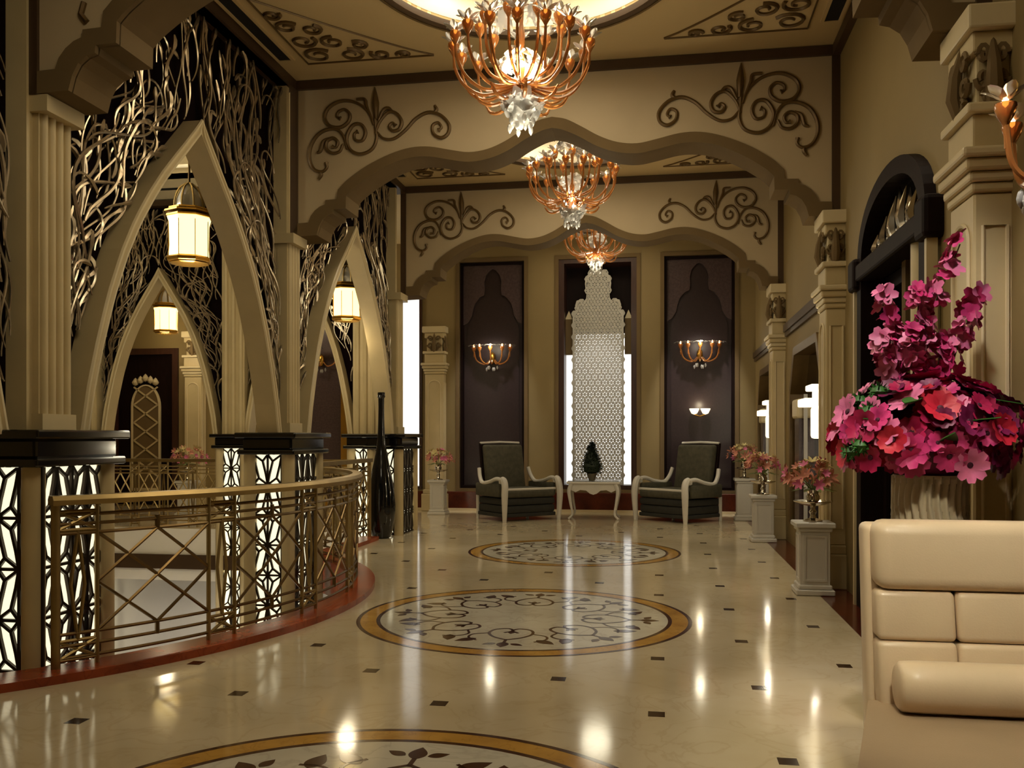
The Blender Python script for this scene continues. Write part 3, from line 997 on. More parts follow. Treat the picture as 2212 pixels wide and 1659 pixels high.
lattice_pillar((XL + 0.19, PIL[0] - 0.30, 0), 0.46, 0.72, -0.6, 'nearest lit lattice pillar at the left edge of the picture')
lattice_pillar((XL + 0.16, PIL[1] - 0.40, 0), 0.44, 0.80, -2.4, 'lit lattice pillar between the two pointed arches, behind the curved rail')
lattice_pillar((XL + 0.16, PIL[2] - 0.40, 0), 0.44, 0.80, -0.29, 'lit lattice pillar behind the black bottle vase')
for k, (x, lab) in enumerate(((-8.98, 'far lit lattice pillar left of the far balustrade'), (-6.50, 'far lit lattice pillar right of the far balustrade'),
                              (-4.40, 'far lit lattice pillar beyond the second pointed arch'))):
    r = lattice_pillar((x + 0.25, FY - 0.10, 0), 0.44, 0.36, -2.4 if k < 2 else -0.3, lab, sidef=False, upper=False)
    b = MB().box(-0.40, -0.04, 0.06, 0.30, 1.44, ZC)
    for q in range(3):
        b.lathe([(0.04, 1.44), (0.04, ZC - 0.1)], 8, (-0.34 + 0.12 * q, 0.06, 0))
    b.build('fluted_pilaster', 'stone', r, True)

# ------------------------------------------------------------------ pointed arches with vine fretwork
AZ = [1.44, 1.75, 2.05, 2.40, 2.71, 2.98, 3.22, 3.42, 3.58, 3.74, 3.90, 4.03]
AU = [1.585, 1.515, 1.420, 1.290, 1.140, 0.975, 0.790, 0.615, 0.455, 0.290, 0.130, 0.0]


def arch_u(z, k=1.0):
    if z >= AZ[-1]:
        return 0.0
    if z <= AZ[0]:
        return AU[0] * k
    for i in range(len(AZ) - 1):
        if z <= AZ[i + 1]:
            t = (z - AZ[i]) / (AZ[i + 1] - AZ[i])
            return (AU[i] * (1 - t) + AU[i + 1] * t) * k
    return 0.0


def vines(rng, half, k, ztop, n, sgn):
    """polylines (u, z, r) inside one spandrel"""
    out = []
    tries = 0
    while len(out) < n and tries < n * 14:
        tries += 1
        z = 1.55 + (ztop - 1.7) * rng.random() ** 0.70
        lo = arch_u(z, k) + 0.05
        if z > AZ[-1]:
            lo = 0.0
        hi = half - 0.03
        if hi - lo < 0.02:
            continue
        u = lo + (hi - lo) * rng.random()
        ph, fr, am = rng.random() * 6.28, 2.2 + 3.5 * rng.random(), 0.25 + (0.55 if sgn > 0 else 0.30) * rng.random()
        L = 0.4 + 1.1 * rng.random()
        curl = rng.random() < 0.38
        lean = 0.15 * rng.random() + 0.05
        pts = []
        st = 0.045
        s = 0.0
        spin = 0.0
        cd = rng.choice((-1, 1))
        while s < L:
            w0 = arch_u(z, k)
            slope = (arch_u(z + 0.1, k) - w0) / 0.1
            base = math.atan2(1.0, 0.55 * slope) if z < AZ[-1] else PI / 2
            a = base + am * math.sin(fr * z * 2 + ph) - lean * cd + spin
            if curl and s > L * 0.55:
                spin += cd * 0.30
            u += st * math.cos(a)
            z += st * math.sin(a)
            if z > ztop - 0.02 or u > half - 0.015 or u < (arch_u(z, k) + 0.02 if z < AZ[-1] else -0.16) or z < 1.5:
                break
            pts.append((u, z))
            s += st
        if len(pts) < 6:
            continue
        r0 = 0.0065 + 0.0060 * rng.random()
        m = len(pts)
        rad = [r0 * (0.7 + 0.5 * math.sin(PI * i / m)) for i in range(m)]
        bud = rng.random()
        if bud < 0.8:
            e = min(4, m - 2)
            for i in range(e):
                rad[m - e + i] = r0 * (1.9 * math.sin(PI * (i + 0.6) / e) + 0.25)
        out.append((pts, rad))
    return out


def pointed_arch(name, fn, half, k, label, n, seed, depth=0.17, group='pointed arches of the arcade', halves=(1, -1), ztop=5.0):
    """fn(u, z, t) -> point; t toward the hall."""
    r = empty(name, fn(0, 0, 0))
    o = Vector(fn(0, 0, 0))
    tag(r, label, 'pointed arch', group)

    def G(u, z, t):
        return tuple(Vector(fn(u, z, t)) - o)
    # arch frame: outer curve, inner curve offset inwards
    zz = [1.44 + (4.03 - 1.44) * i / 26 for i in range(27)]
    outer = [(arch_u(z, k), z) for z in zz]
    th = 0.082
    inner = []
    for i, (u, z) in enumerate(outer):
        a, b = outer[max(i - 1, 0)], outer[min(i + 1, len(outer) - 1)]
        t = Vector((b[0] - a[0], b[1] - a[1])).normalized()
        nrm = Vector((-t.y, t.x))
        p = Vector((u, z)) + nrm * th
        inner.append((max(p.x, 0.0), p.y))
    # finish inner curve at the centre line
    inner = [p for p in inner if p[0] > 0.012]
    slope = (inner[-1][1] - inner[-3][1]) / max(1e-6, (inner[-3][0] - inner[-1][0]))
    inner.append((0.0, inner[-1][1] + inner[-1][0] * slope))
    full = outer + [(-u, z) for u, z in reversed(outer[:-1])]
    full_in = inner + [(-u, z) for u, z in reversed(inner[:-1])]
    ring_p = full + list(reversed(full_in))
    MB().prism(ring_p, G, -depth, 0.045).build('arch_frame', 'stone', r)
    for (tt, off) in ((0.045, 0.016), (0.045, 0.070)):
        pts = [(u - off * 0.9 * (1 if u > 0 else -1 if u < 0 else 0), z - off * 0.35) for u, z in full]
        MB().tube([G(u, z, tt) for u, z in pts], 0.016, 6).build('arch_bead', 'stone_p', r, True)
    # dark board
    sp = [(half, 1.44), (half, ztop), (-half, ztop), (-half, 1.44)] + [(-u, z) for u, z in outer] + [(u, z) for u, z in reversed(outer[:-1])]
    MB().prism(sp, G, -depth * 0.95, -depth * 0.95 + 0.04).build('dark_board', 'maroon', r)
    # frame of the bay
    for s in (1, -1):
        b = MB()
        v = [G(s * (half - 0.02), 1.44, 0.0), G(s * (half + 0.05), 1.44, 0.0)]
        xs = (s * (half - 0.015), s * (half + 0.05))
        b.prism([(min(xs), 1.44), (max(xs), 1.44), (max(xs), ztop + 0.08), (min(xs), ztop + 0.08)], G, -depth, 0.02)
        b.build('side_post', 'stone', r)
    MB().prism([(-half, ztop), (half, ztop), (half, ztop + 0.08), (-half, ztop + 0.08)], G, -depth, 0.04).build('top_rail', 'trim_d', r)
    rng = random.Random(seed)
    for s in halves:
        for pts, rad in vines(rng, half - 0.01, k, ztop, n, s):
            tz = rng.uniform(-0.035, 0.03)
            MB().tube([G(s * u, z, tz - depth * 0.25) for u, z in pts], rad, 5).build('vine', 'vine', r, True)
    return r


def near_fn(yc):
    return lambda u, z, t: (XL + t, yc - u, z)       # +u toward the camera


def far_fn(xc):
    return lambda u, z, t: (xc + u, FY - t + 0.05, z)


HB = (PIL[1] - PIL[0]) / 2 - 0.13
pointed_arch('pointed_arch', near_fn((PIL[0] + PIL[1]) / 2), HB, 1.0, 'large pointed stone arch with silver vine fretwork above the curved rail', 125, 11)
pointed_arch('pointed_arch', near_fn((PIL[1] + PIL[2]) / 2), HB, 1.0, 'second pointed arch with vine fretwork, behind the black bottle vase', 110, 12)
pointed_arch('pointed_arch', near_fn(PIL[0] - 1.92), HB, 1.0, 'nearest pointed arch, only its fretwork edge at the left border', 140, 13, halves=(-1,))
pointed_arch('pointed_arch', far_fn(-7.74), 1.06, 0.625, 'far pointed arch framing the walkway door across the atrium', 85, 14)
pointed_arch('pointed_arch', far_fn(-5.45), 0.88, 0.55, 'far pointed arch glimpsed through the second arch', 70, 15)

# ------------------------------------------------------------------ kerb and balustrades
def arc_strip(r0, r1, a0, a1, z0, z1, n=60):
    b = MB()
    pts = arc(r1, a0, a1, n) + list(reversed(arc(r0, a0, a1, n)))
    return b.prism(pts, XY, z0, z1)


struct(arc_strip(RV - 0.02, R_K, -50, 47.6, -0.32, 0.05, 70).build('trim_5', 'red'), 'curved red marble kerb round the void')
struct(MB().box(-4.02, -3.78, 9.80, 11.76, -0.32, 0.05).build('trim_6', 'red'), 'straight red marble kerb before the bottle vase')


def baluster_strip(b, fn, s0, s1, z0, z1, r=0.011):
    """narrow ornamental post between panels; fn(s, z) -> 3-D"""
    for s in (s0, s1):
        b.tube([fn(s, z0), fn(s, z1)], r * 1.3, 6)
    m = (s0 + s1) / 2
    for (a, c) in ((z0 + 0.04, z0 + 0.15), (z1 - 0.15, z1 - 0.04)):
        b.tube([fn(s0, a), fn(s1, c)], r, 5)
        b.tube([fn(s1, a), fn(s0, c)], r, 5)
        b.tube([fn(s0, a), fn(s1, a)], r, 5)
        b.tube([fn(s0, c), fn(s1, c)], r, 5)
    b.tube([fn(m, z0 + 0.15), fn(m + (s1 - s0) * 0.18, (z0 + z1) / 2), fn(m, z1 - 0.15)], r, 5)
    b.tube([fn(m, z0 + 0.15), fn(m - (s1 - s0) * 0.18, (z0 + z1) / 2), fn(m, z1 - 0.15)], r, 5)
    return b


def panel_bars(b, fn, s0, s1, z0, z1, r=0.011, n=4):
    def line(a, c):
        b.tube([fn(a[0] + (c[0] - a[0]) * k / n, a[1] + (c[1] - a[1]) * k / n) for k in range(n + 1)], r, 5)
    m, h = (s0 + s1) / 2, (z0 + z1) / 2
    line((s0, z0), (s1, z1))
    line((s0, z1), (s1, z0))
    line((s0, h), (m, z1))
    line((m, z1), (s1, h))
    line((s1, h), (m, z0))
    line((m, z0), (s0, h))
    b.tube([fn(m, z1), fn(m, z1 + 0.08)], r * 1.4, 5)
    b.tube([fn(m, z0), fn(m, z0 - 0.08)], r * 1.4, 5)
    return b


RB = 3.70


def cf(r=RB):
    return lambda a, z: (VC[0] + r * math.cos(math.radians(a)), VC[1] + r * math.sin(math.radians(a)), z)


br = empty('balustrade', (0, 0, 0))
tag(br, 'curved brass balustrade with diamond panels bulging into the hall', 'balustrade')
f = cf()
a_s, a_e = -38.4, 48.0
rail = MB()
n = 60
prof = [(-0.055, 1.00), (-0.060, 1.03), (-0.04, 1.055), (0.04, 1.055), (0.060, 1.03), (0.055, 1.00)]
rows = []
for k in range(n + 1):
    a = a_s - 0.6 + (a_e - a_s + 0.6) * k / n
    rows.append([(VC[0] + (RB + p[0]) * math.cos(math.radians(a)), VC[1] + (RB + p[0]) * math.sin(math.radians(a)), p[1]) for p in prof])
rail.grid(rows, closed=True)
rail.add(rows[0], [tuple(range(6))])
rail.add(rows[-1], [tuple(range(6))])
rail.build('handrail', 'brass', br, True)
for z in (0.10, 0.17, 0.24, 0.83, 0.885, 0.94):
    MB().tube([f(a_s + (a_e - a_s) * k / 50, z) for k in range(51)], 0.011, 5).build('rail_rod', 'brass_d', br, True)
pitch = 15.1
k = 0
while True:
    a = a_s + pitch * k
    if a > a_e - 3:
        break
    baluster_strip(MB(), f, a, a + 3.4, 0.05, 1.0).build('ornamental_post', 'brass', br, True)
    e = min(a + pitch, a_e)
    panel_bars(MB(), f, a + 3.4, e, 0.24, 0.83).build('diamond_panel', 'brass_d', br, True)
    k += 1
MB().tube([f(a_s - 0.2, 0.02), f(a_s - 0.2, 1.02)], 0.026, 10).build('newel', 'brass', br, True)
MB().tube([f(a_e, 0.02), f(a_e, 1.02)], 0.026, 10).build('newel', 'brass', br, True)


def straight_rail(p0, p1, label, z=0.0, npan=3, m='brass'):
    P0, P1_ = Vector((*p0, 0)), Vector((*p1, 0))
    L = (P1_ - P0).length
    d = (P1_ - P0) / L
    g = lambda s, zz: tuple(P0 + d * s + Vector((0, 0, zz + z)))
    r = empty('balustrade')
    tag(r, label, 'balustrade')
    nrm = Vector((-d.y, d.x, 0))
    MB().bar(g(0, 1.03), g(L, 1.03), 0.05, 0.10, nrm).build('handrail', m, r)
    for zz in (0.10, 0.17, 0.24, 0.83, 0.885, 0.94):
        MB().tube([g(0, zz), g(L, zz)], 0.011, 5).build('rail_rod', m, r)
    pit = L / npan
    for k in range(npan):
        baluster_strip(MB(), g, k * pit, k * pit + 0.14, 0.0, 1.0).build('ornamental_post', m, r, True)
        panel_bars(MB(), g, k * pit + 0.14, (k + 1) * pit, 0.24, 0.83, n=1).build('diamond_panel', m, r, True)
    MB().tube([g(L, 0), g(L, 1.03)], 0.025, 8).build('newel', m, r, True)
    return r


straight_rail((-3.90, 9.84), (-3.90, 11.72), 'straight brass balustrade leading to the black bottle vase', 0.05, 3)
straight_rail((-8.70, FY - 0.0), (-6.74, FY - 0.0), 'far brass balustrade under the far pointed arch', 0.0, 4)
straight_rail((-6.22, FY - 0.0), (-4.64, FY - 0.0), 'far brass balustrade seen through the second arch', 0.0, 3)

# ------------------------------------------------------------------ right-hand wall columns
def wall_column(loc, label, flip=1, rz=0.0):
    """projects toward -x from the wall; loc on the wall line"""
    r = empty('wall_column', loc, rz)
    tag(r, label, 'column', 'stone columns of the hall')
    p, w = 0.17, 0.18           # projection, half width along y

    def blk(name, p, w, z0, z1, m='stone', b=0.012):
        MB().bbox(-p, 0.02, -w, w, z0, z1, b, 2).build(name, m, r)
    blk('plinth', p + 0.06, w + 0.06, 0.0, 0.32)
    blk('base_moulding', p + 0.035, w + 0.035, 0.32, 0.40)
    sh = MB().bbox(-p, 0.02, -w, w, 0.40, 2.58, 0.01, 1)
    sh.build('shaft', 'stone', r)
    # recessed-look panel frames on the shaft
    hz = [(-w + 0.06, 0.55), (w - 0.06, 0.55), (w - 0.06, 2.35)] + [((w - 0.06) * math.cos(t), 2.35 + (w - 0.06) * 0.9 * math.sin(t)) for t in [PI * q / 10 for q in range(1, 10)]] + [(-w + 0.06, 2.35)]
    MB().tube([(-p - 0.004, a, b) for a, b in hz], 0.012, 5, closed=True).build('shaft_bead', 'stone_p', r, True)
    hz2 = [(-p + 0.04, 0.55), (-0.02, 0.55), (-0.02, 2.42), (-p + 0.04, 2.42)]
    MB().tube([(a, -w - 0.003, b) for a, b in hz2], 0.010, 5, closed=True).build('shaft_bead', 'stone_p', r, True)
    for i, (e, z0, z1) in enumerate(((0.015, 2.58, 2.63), (0.03, 2.63, 2.68), (0.05, 2.68, 2.74), (0.07, 2.74, 2.79))):
        blk('capital_step', p + e, w + e, z0, z1, 'stone_p' if i % 2 else 'stone', 0.015)
    blk('impost', p + 0.01, w + 0.01, 2.79, 2.96)
    blk('impost_cap', p + 0.04, w + 0.04, 2.96, 3.01, 'stone_p')
    blk('upper_block', p - 0.02, w - 0.03, 3.01, 3.26)
    blk('abacus', p + 0.01, w + 0.01, 3.26, 3.36)
    blk('abacus_cap', p + 0.04, w + 0.05, 3.36, 3.48, 'stone_p')
    # carved foliate ornament on the inner face
    cv = empty('carved_ornament')
    cv.parent = r
    for face in (0, 1):
        def Q(u, z, d, face=face):
            return (-p + 0.02 - d, u, z) if face == 0 else (-p / 2 + u * 0.55, -w + 0.03 - d, z)
        for s in (-1, 1):
            for (u0, z0, rr, dr_) in ((0.075, 3.25, 0.050, 1), (0.085, 3.13, 0.055, -1), (0.045, 3.05, 0.035, 1)):
                pts = [Q(s * (u0 + rr * (1 - 0.055 * q) * math.cos(dr_ * t)), z0 + rr * (1 - 0.055 * q) * math.sin(dr_ * t), 0.03) for q, t in enumerate([PI * 2.2 * e / 12 for e in range(13)])]
                MB().tube(pts, 0.016, 5).build('carved_curl', 'trim', cv, True)
        MB().tube([Q(0, 2.99, 0.03), Q(0, 3.09, 0.055), Q(0, 3.20, 0.05), Q(0, 3.30, 0.03), Q(0, 3.35, 0.025)], [0.028, 0.042, 0.032, 0.018, 0.006], 8).build('carved_leaf', 'trim', cv, True)
    return r


wall_column((XR, 4.86, 0), 'nearest right stone column with carved capital above the magenta bouquet')
wall_column((XR, 8.86, 0), 'right stone column between the arched door and the mirror niche')
wall_column((XR, 12.92, 0), 'right stone column nearest the back wall')
c = wall_column((-4.24, YB - 0.01, 0), 'stone column at the back left behind a flower pedestal', rz=PI / 2)
c = wall_column((-9.15, YB - 0.01, 0), 'far stone column beside the walkway door across the atrium', rz=PI / 2)

# alabaster wall washers just behind the right columns
for y, lab in ((9.46, 'lit white alabaster wall bracket beside the mirror niche'), (13.52, 'lit white alabaster wall bracket by the back right corner')):
    s = empty('wall_bracket', (XR, y, 1.62))
    tag(s, lab, 'wall light', 'white alabaster wall brackets')
    MB().bbox(-0.21, 0.0, -0.17, 0.17, 0.24, 0.30, 0.012, 2).build('top_shelf', 'alab', s)
    MB().bbox(-0.28, 0.0, -0.22, 0.22, 0.08, 0.16, 0.012, 2).build('shelf', 'alab', s)
    MB().bbox(-0.15, 0.0, -0.13, 0.13, 0.16, 0.24, 0.01, 2).build('neck', 'alab', s)
    MB().bbox(-0.17, 0.0, -0.12, 0.12, -0.24, 0.08, 0.03, 2).build('body', 'alab', s)
    lamp('POINT', 'bracket_light', (XR - 0.13, y - 0.10, 2.15), 14, WARM, 0.04)
    lamp('POINT', 'bracket_light', (XR - 0.15, y - 0.10, 1.22), 9, WARM, 0.04)

# ------------------------------------------------------------------ chandeliers
def petal_flower(n, r, lift, w, curl=0.3, seg=4, tip=0.15):
    b = MB()
    for k in range(n):
        a = 2 * PI * k / n
        rows = []
        for i in range(seg + 1):
            t = i / seg
            ww = w * math.sin(PI * (0.12 + (0.86 - 0.32 * tip) * t))
            rr = r * t
            zz = lift * t ** 1.4 - curl * r * max(0, t - 0.6)
            row = []
            for j in (-1, 0, 1):
                x, y = rr, j * ww
                row.append((x * math.cos(a) - y * math.sin(a), x * math.sin(a) + y * math.cos(a), zz + abs(j) * ww * 0.25))
            rows.append(row)
        b.grid(rows)
    return b


CUP = [(0.006, -0.16), (0.008, -0.07), (0.018, -0.05), (0.036, -0.02), (0.046, 0.015), (0.044, 0.03), (0.036, 0.03), (0.012, -0.02), (0.0, -0.03)]
me_cup = MB().lathe(CUP, 12).mesh('cup', 'amber', True, 60)
me_bulb = MB().lathe([(0.0, -0.01), (0.012, 0.0), (0.014, 0.03), (0.006, 0.055), (0, 0.065)], 8).mesh('bulb', 'bulb', True)
me_cf = petal_flower(6, 0.095, 0.075, 0.032, 0.5).mesh('glass_flower', 'crystal', True, 80)
me_cf2 = petal_flower(7, 0.13, 0.05, 0.045, 0.8).mesh('glass_flower', 'crystal', True, 80)
me_bead = MB().lathe([(0, -0.045), (0.016, -0.02), (0.02, 0.0), (0.014, 0.025), (0, 0.04)], 8).mesh('crystal_drop', 'crystal', True)


def arm_mesh(name, pts, r0):
    c = cat(pts, 6)
    n = len(c)
    return MB().tube(c, [r0 * (0.75 + 0.5 * math.sin(PI * i / n)) for i in range(n)], 7).mesh(name, 'amber', True)


me_arm = arm_mesh('arm', [(0.03, 0, 0.0), (0.14, 0, -0.045), (0.30, 0, -0.075), (0.44, 0, 0.0), (0.515, 0, 0.13), (0.53, 0, 0.26)], 0.0115)
me_arm2 = arm_mesh('arm', [(0.03, 0, 0.02), (0.12, 0, 0.03), (0.24, 0, 0.09), (0.31, 0, 0.22), (0.325, 0, 0.40)], 0.011)
me_hook = arm_mesh('hook_arm', [(0.03, 0, -0.02), (0.12, 0, -0.12), (0.22, 0, -0.17), (0.31, 0, -0.15), (0.36, 0, -0.09)], 0.012)
me_stem = MB().lathe([(0.0, -0.20), (0.03, -0.16), (0.05, -0.08), (0.035, 0.0), (0.02, 0.06), (0.032, 0.14), (0.02, 0.24), (0.03, 0.40), (0.016, 0.5), (0.026, 0.7), (0.014, 0.85), (0.014, 1.30), (0.07, 1.40), (0.09, 1.44)], 12).mesh('stem', 'amber', True, 60)


def chandelier(loc, label, rot):
    r = empty('chandelier', loc, rot)
    tag(r, label, 'chandelier', 'amber glass chandeliers along the hall')
    st_ = put('stem', me_stem, r)
    st_.scale = (1, 1, (5.50 - loc[2]) / 1.44)       # reaches the crown of the dome
    for k in range(16):
        a = 2 * PI * k / 16
        o = put('arm', me_arm, r, rz=a)
        put('cup', me_cup, o, (0.53, 0, 0.30))
        put('bulb', me_bulb, o, (0.53, 0, 0.32))
        put('glass_flower', me_cf, o, (0.53, 0, 0.33))
    for k in range(9):
        a = 2 * PI * (k + 0.4) / 9
        o = put('arm', me_arm2, r, rz=a)
        put('cup', me_cup, o, (0.325, 0, 0.45))
        put('bulb', me_bulb, o, (0.325, 0, 0.47))
        put('glass_flower', me_cf, o, (0.325, 0, 0.48))
    for k in range(8):
        put('hook_arm', me_hook, r, rz=2 * PI * (k + 0.2) / 8)
    rng = random.Random(int(loc[1] * 10))
    # crystal blossoms: bottom cluster, heart, crown
    for (z, rad, nn, sc) in ((-0.17, 0.10, 7, 1.0), (-0.24, 0.03, 3, 0.8), (0.16, 0.13, 6, 0.8), (0.62, 0.15, 7, 1.15), (0.76, 0.10, 6, 1.1), (0.88, 0.16, 6, 0.9)):
        for k in range(nn):
            a = 2 * PI * k / nn + rng.random()
            tilt = (0.9 + 0.5 * rng.random()) * (1 if z > 0 else 1.9)
            mw = Matrix.Translation((rad * math.cos(a), rad * math.sin(a), z + rng.uniform(-0.03, 0.03))) @ Matrix.Rotation(a, 4, 'Z') @ Matrix.Rotation(tilt, 4, 'Y') @ Matrix.Scale(sc * rng.uniform(0.8, 1.1), 4)
            put('crystal_flower', me_cf2, r, mw=mw)
    for k in range(10):
        a = 2 * PI * k / 10
        put('crystal_drop', me_bead, r, (0.09 * math.cos(a), 0.09 * math.sin(a), -0.29 - 0.05 * (k % 2)))
    for k in range(8):
        a = 2 * PI * k / 8
        put('crystal_drop', me_bead, r, (0.22 * math.cos(a), 0.22 * math.sin(a), 0.70 - 0.05 * (k % 2)))
    return r


chandelier((CX, BAYS[1], 4.14), 'nearest and largest amber glass chandelier under the front dome', 0.1)
chandelier((CX, BAYS[2], 4.32), 'middle amber glass chandelier of the three in a row', 0.35)
chandelier((CX, BAYS[3], 4.48), 'farthest amber glass chandelier above the central window', 0.2)

# sconces on the dark panels of the back wall and at the right edge
def sconce(loc, rz, label, n=5, sc=1.0, group='amber glass wall sconces'):
    r = empty('wall_sconce', loc, rz)
    tag(r, label, 'sconce', group)
    MB().lathe([(0.0, -0.14), (0.03, -0.11), (0.06, -0.03), (0.05, 0.06), (0.0, 0.12)], 12, (0, -0.05, 0)).build('back_plate', 'gold', r, True)
    for k in range(n):
        a = -PI / 2 + (k - (n - 1) / 2) * (PI * 0.82 / max(1, n - 1))
        dx, dy = math.cos(a), math.sin(a)
        R_ = 0.36 * sc
        pts = [(0.02 * dx, -0.05 + 0.02 * dy, -0.02), (R_ * 0.4 * dx, -0.05 + R_ * 0.4 * dy * 0.6, -0.13), (R_ * 0.85 * dx, -0.05 + R_ * 0.85 * dy * 0.6, -0.06), (R_ * dx, -0.05 + R_ * dy * 0.6, 0.12)]
        c = cat(pts, 5)
        o = MB().tube(c, 0.014, 6).build('arm', 'amber', r, True)
        e = pts[-1]
        put('cup', me_cup, o, (e[0], e[1], e[2] + 0.04))
        put('bulb', me_bulb, o, (e[0], e[1], e[2] + 0.06))
        put('glass_flower', me_cf2 if sc > 0.9 else me_cf, o, (e[0], e[1], e[2] + 0.08))
    for k in range(6):
        put('crystal_drop', me_bead, r, (0.10 * math.cos(k), -0.10 - 0.05 * abs(math.sin(k)), -0.2 - 0.03 * (k % 2)))
    return r


sconce((-3.17, YB + 0.12, 2.90), 0, 'amber glass sconce on the dark panel behind the left armchair')
sconce((0.68, YB + 0.12, 2.90), 0, 'amber glass sconce on the dark panel behind the right armchair')
sconce((-6.56, YB + 0.08, 2.90), 0, 'amber glass sconce seen through the second pointed arch', 3)
sconce((XR + 0.0, 4.12, 2.62), -PI / 2, 'amber cup sconce cut by the right edge of the picture', 3, 0.8)
for x in (-3.17, 0.68):
    lamp('POINT', 'sconce_light', (x, YB - 0.20, 3.08), 6, WARM, 0.08)
# small bright lower lamp on the right panel
s = empty('wall_sconce', (0.68, YB + 0.12, 1.82))
tag(s, 'small twin wall lamp below the sconce on the right dark panel', 'sconce')
for dx in (-0.10, 0.10):
    o = MB().lathe([(0.0, -0.02), (0.05, 0.0), (0.085, 0.07), (0.09, 0.09)], 12, (dx, -0.10, 0)).build('shade', 'alab', s, True)
MB().tube([(-0.10, -0.10, -0.02), (0, -0.03, -0.05), (0.10, -0.10, -0.02)], 0.012, 6).build('arm', 'gold', s, True)
lamp('POINT', 'twin_lamp', (0.68, YB - 0.06, 1.98), 3, WARM2, 0.05)

# ------------------------------------------------------------------ hanging lanterns
def lantern(loc, h, label):
    """h: glass body width"""
    r = empty('hanging_lantern', loc)
    tag(r, label, 'lantern', 'glowing hanging lanterns of the atrium')
    R_ = h / 2
    MB().lathe([(R_ * 0.98, 0), (R_ * 0.94, R_ * 0.5), (R_ * 0.97, R_ * 1.6), (R_ * 1.06, R_ * 1.9)], 8).build('glass_body', 'lantern', r, label='glowing cream glass body')
    MB().lathe([(R_ * 0.9, -R_ * 0.28), (R_ * 1.05, -R_ * 0.22), (R_ * 1.08, -R_ * 0.08), (R_ * 1.0, 0.0)], 8).build('base_rim', 'gold', r)
    MB().lathe([(R_ * 0.75, -R_ * 0.34), (R_ * 0.95, -R_ * 0.30), (R_ * 0.9, -R_ * 0.26)], 8).build('foot_rim', 'gold', r)
    for z, k in ((1.90, 1.10), (2.10, 1.18), (2.26, 0.98)):
        MB().lathe([(R_ * (k - 0.10), R_ * z), (R_ * k, R_ * (z + 0.03)), (R_ * (k - 0.02), R_ * (z + 0.11)), (R_ * (k - 0.14), R_ * (z + 0.13))], 8).build('top_rim', 'gold', r)
    for k in range(8):
        a = 2 * PI * k / 8
        pts = [(R_ * q * math.cos(a), R_ * q * math.sin(a), R_ * z) for q, z in ((0.72, 2.34), (0.68, 2.8), (0.48, 3.3), (0.12, 3.62))]
        MB().tube(cat(pts, 4), R_ * 0.05, 5).build('crown_rib', 'brass', r, True)
        MB().tube([(R_ * 0.985 * math.cos(a), R_ * 0.985 * math.sin(a), 0), (R_ * 0.99 * math.cos(a), R_ * 0.99 * math.sin(a), R_ * 1.9)], R_ * 0.022, 4).build('glazing_bar', 'gold', r)
    MB().lathe([(R_ * 0.68, R_ * 2.34), (R_ * 0.62, R_ * 2.8), (R_ * 0.42, R_ * 3.3), (R_ * 0.08, R_ * 3.6)], 8).build('crown', 'crystal', r, True)
    top = ZC + (0.4 if loc[1] < 11.8 else 0.0)
    MB().tube([(0, 0, R_ * 3.55), (0, 0, top - loc[2])], 0.012, 6).build('chain', 'brass_d', r)
    lamp('POINT', 'lantern_light', (loc[0], loc[1], loc[2] - 0.32), 14, WARM2, 0.12)
    return r


lantern((-4.90, 8.80, 3.28), 0.43, 'nearest and largest hanging lantern, glowing inside the large pointed arch')
lantern((-9.30, 15.85, 3.42), 0.43, 'small far hanging lantern above the walkway door')
lantern((-4.24, 11.76, 3.03), 0.385, 'hanging lantern glowing inside the second pointed arch')

# ------------------------------------------------------------------ bottle vase
bv = empty('bottle_vase', (-3.83, 12.02, 0))
tag(bv, 'tall black glazed bottle vase with a long thin neck by the arcade pillar', 'vase')
P = [(0.10, 0.0), (0.125, 0.01), (0.165, 0.12), (0.192, 0.30), (0.198, 0.46), (0.18, 0.66), (0.145, 0.86), (0.105, 1.05), (0.075, 1.20), (0.055, 1.36), (0.045, 1.55), (0.040, 1.80), (0.042, 1.93), (0.052, 1.99), (0.050, 2.01), (0.035, 2.0), (0.03, 1.8)]
MB().lathe(P, 32).build('body', 'navy', bv, True)
MB().lathe([(0.043, 1.93), (0.056, 1.95), (0.052, 1.97), (0.042, 1.96)], 20).build('lip_ring', 'black', bv, True)

# ------------------------------------------------------------------ pedestals, urns and their flowers
def blossom_mesh(name, m, n=6, r=0.05, lift=0.025, w=0.017, curl=0.4):
    return petal_flower(n, r, lift, w, curl, 3).mesh(name, m, True, 80)


SM = [blossom_mesh('small_bloom', 'coral', 6, 0.055, 0.04, 0.014), blossom_mesh('small_bloom', 'pink', 6, 0.050, 0.035, 0.014), blossom_mesh('small_bloom', 'cream_f', 6, 0.055, 0.04, 0.013),
      blossom_mesh('small_bloom', 'coral', 5, 0.065, 0.05, 0.012)]
me_sleaf = MB().prism(leaf_shape(0.12, 0.022, 6), XY, -0.002, 0.002).mesh('leaf', 'green_s')


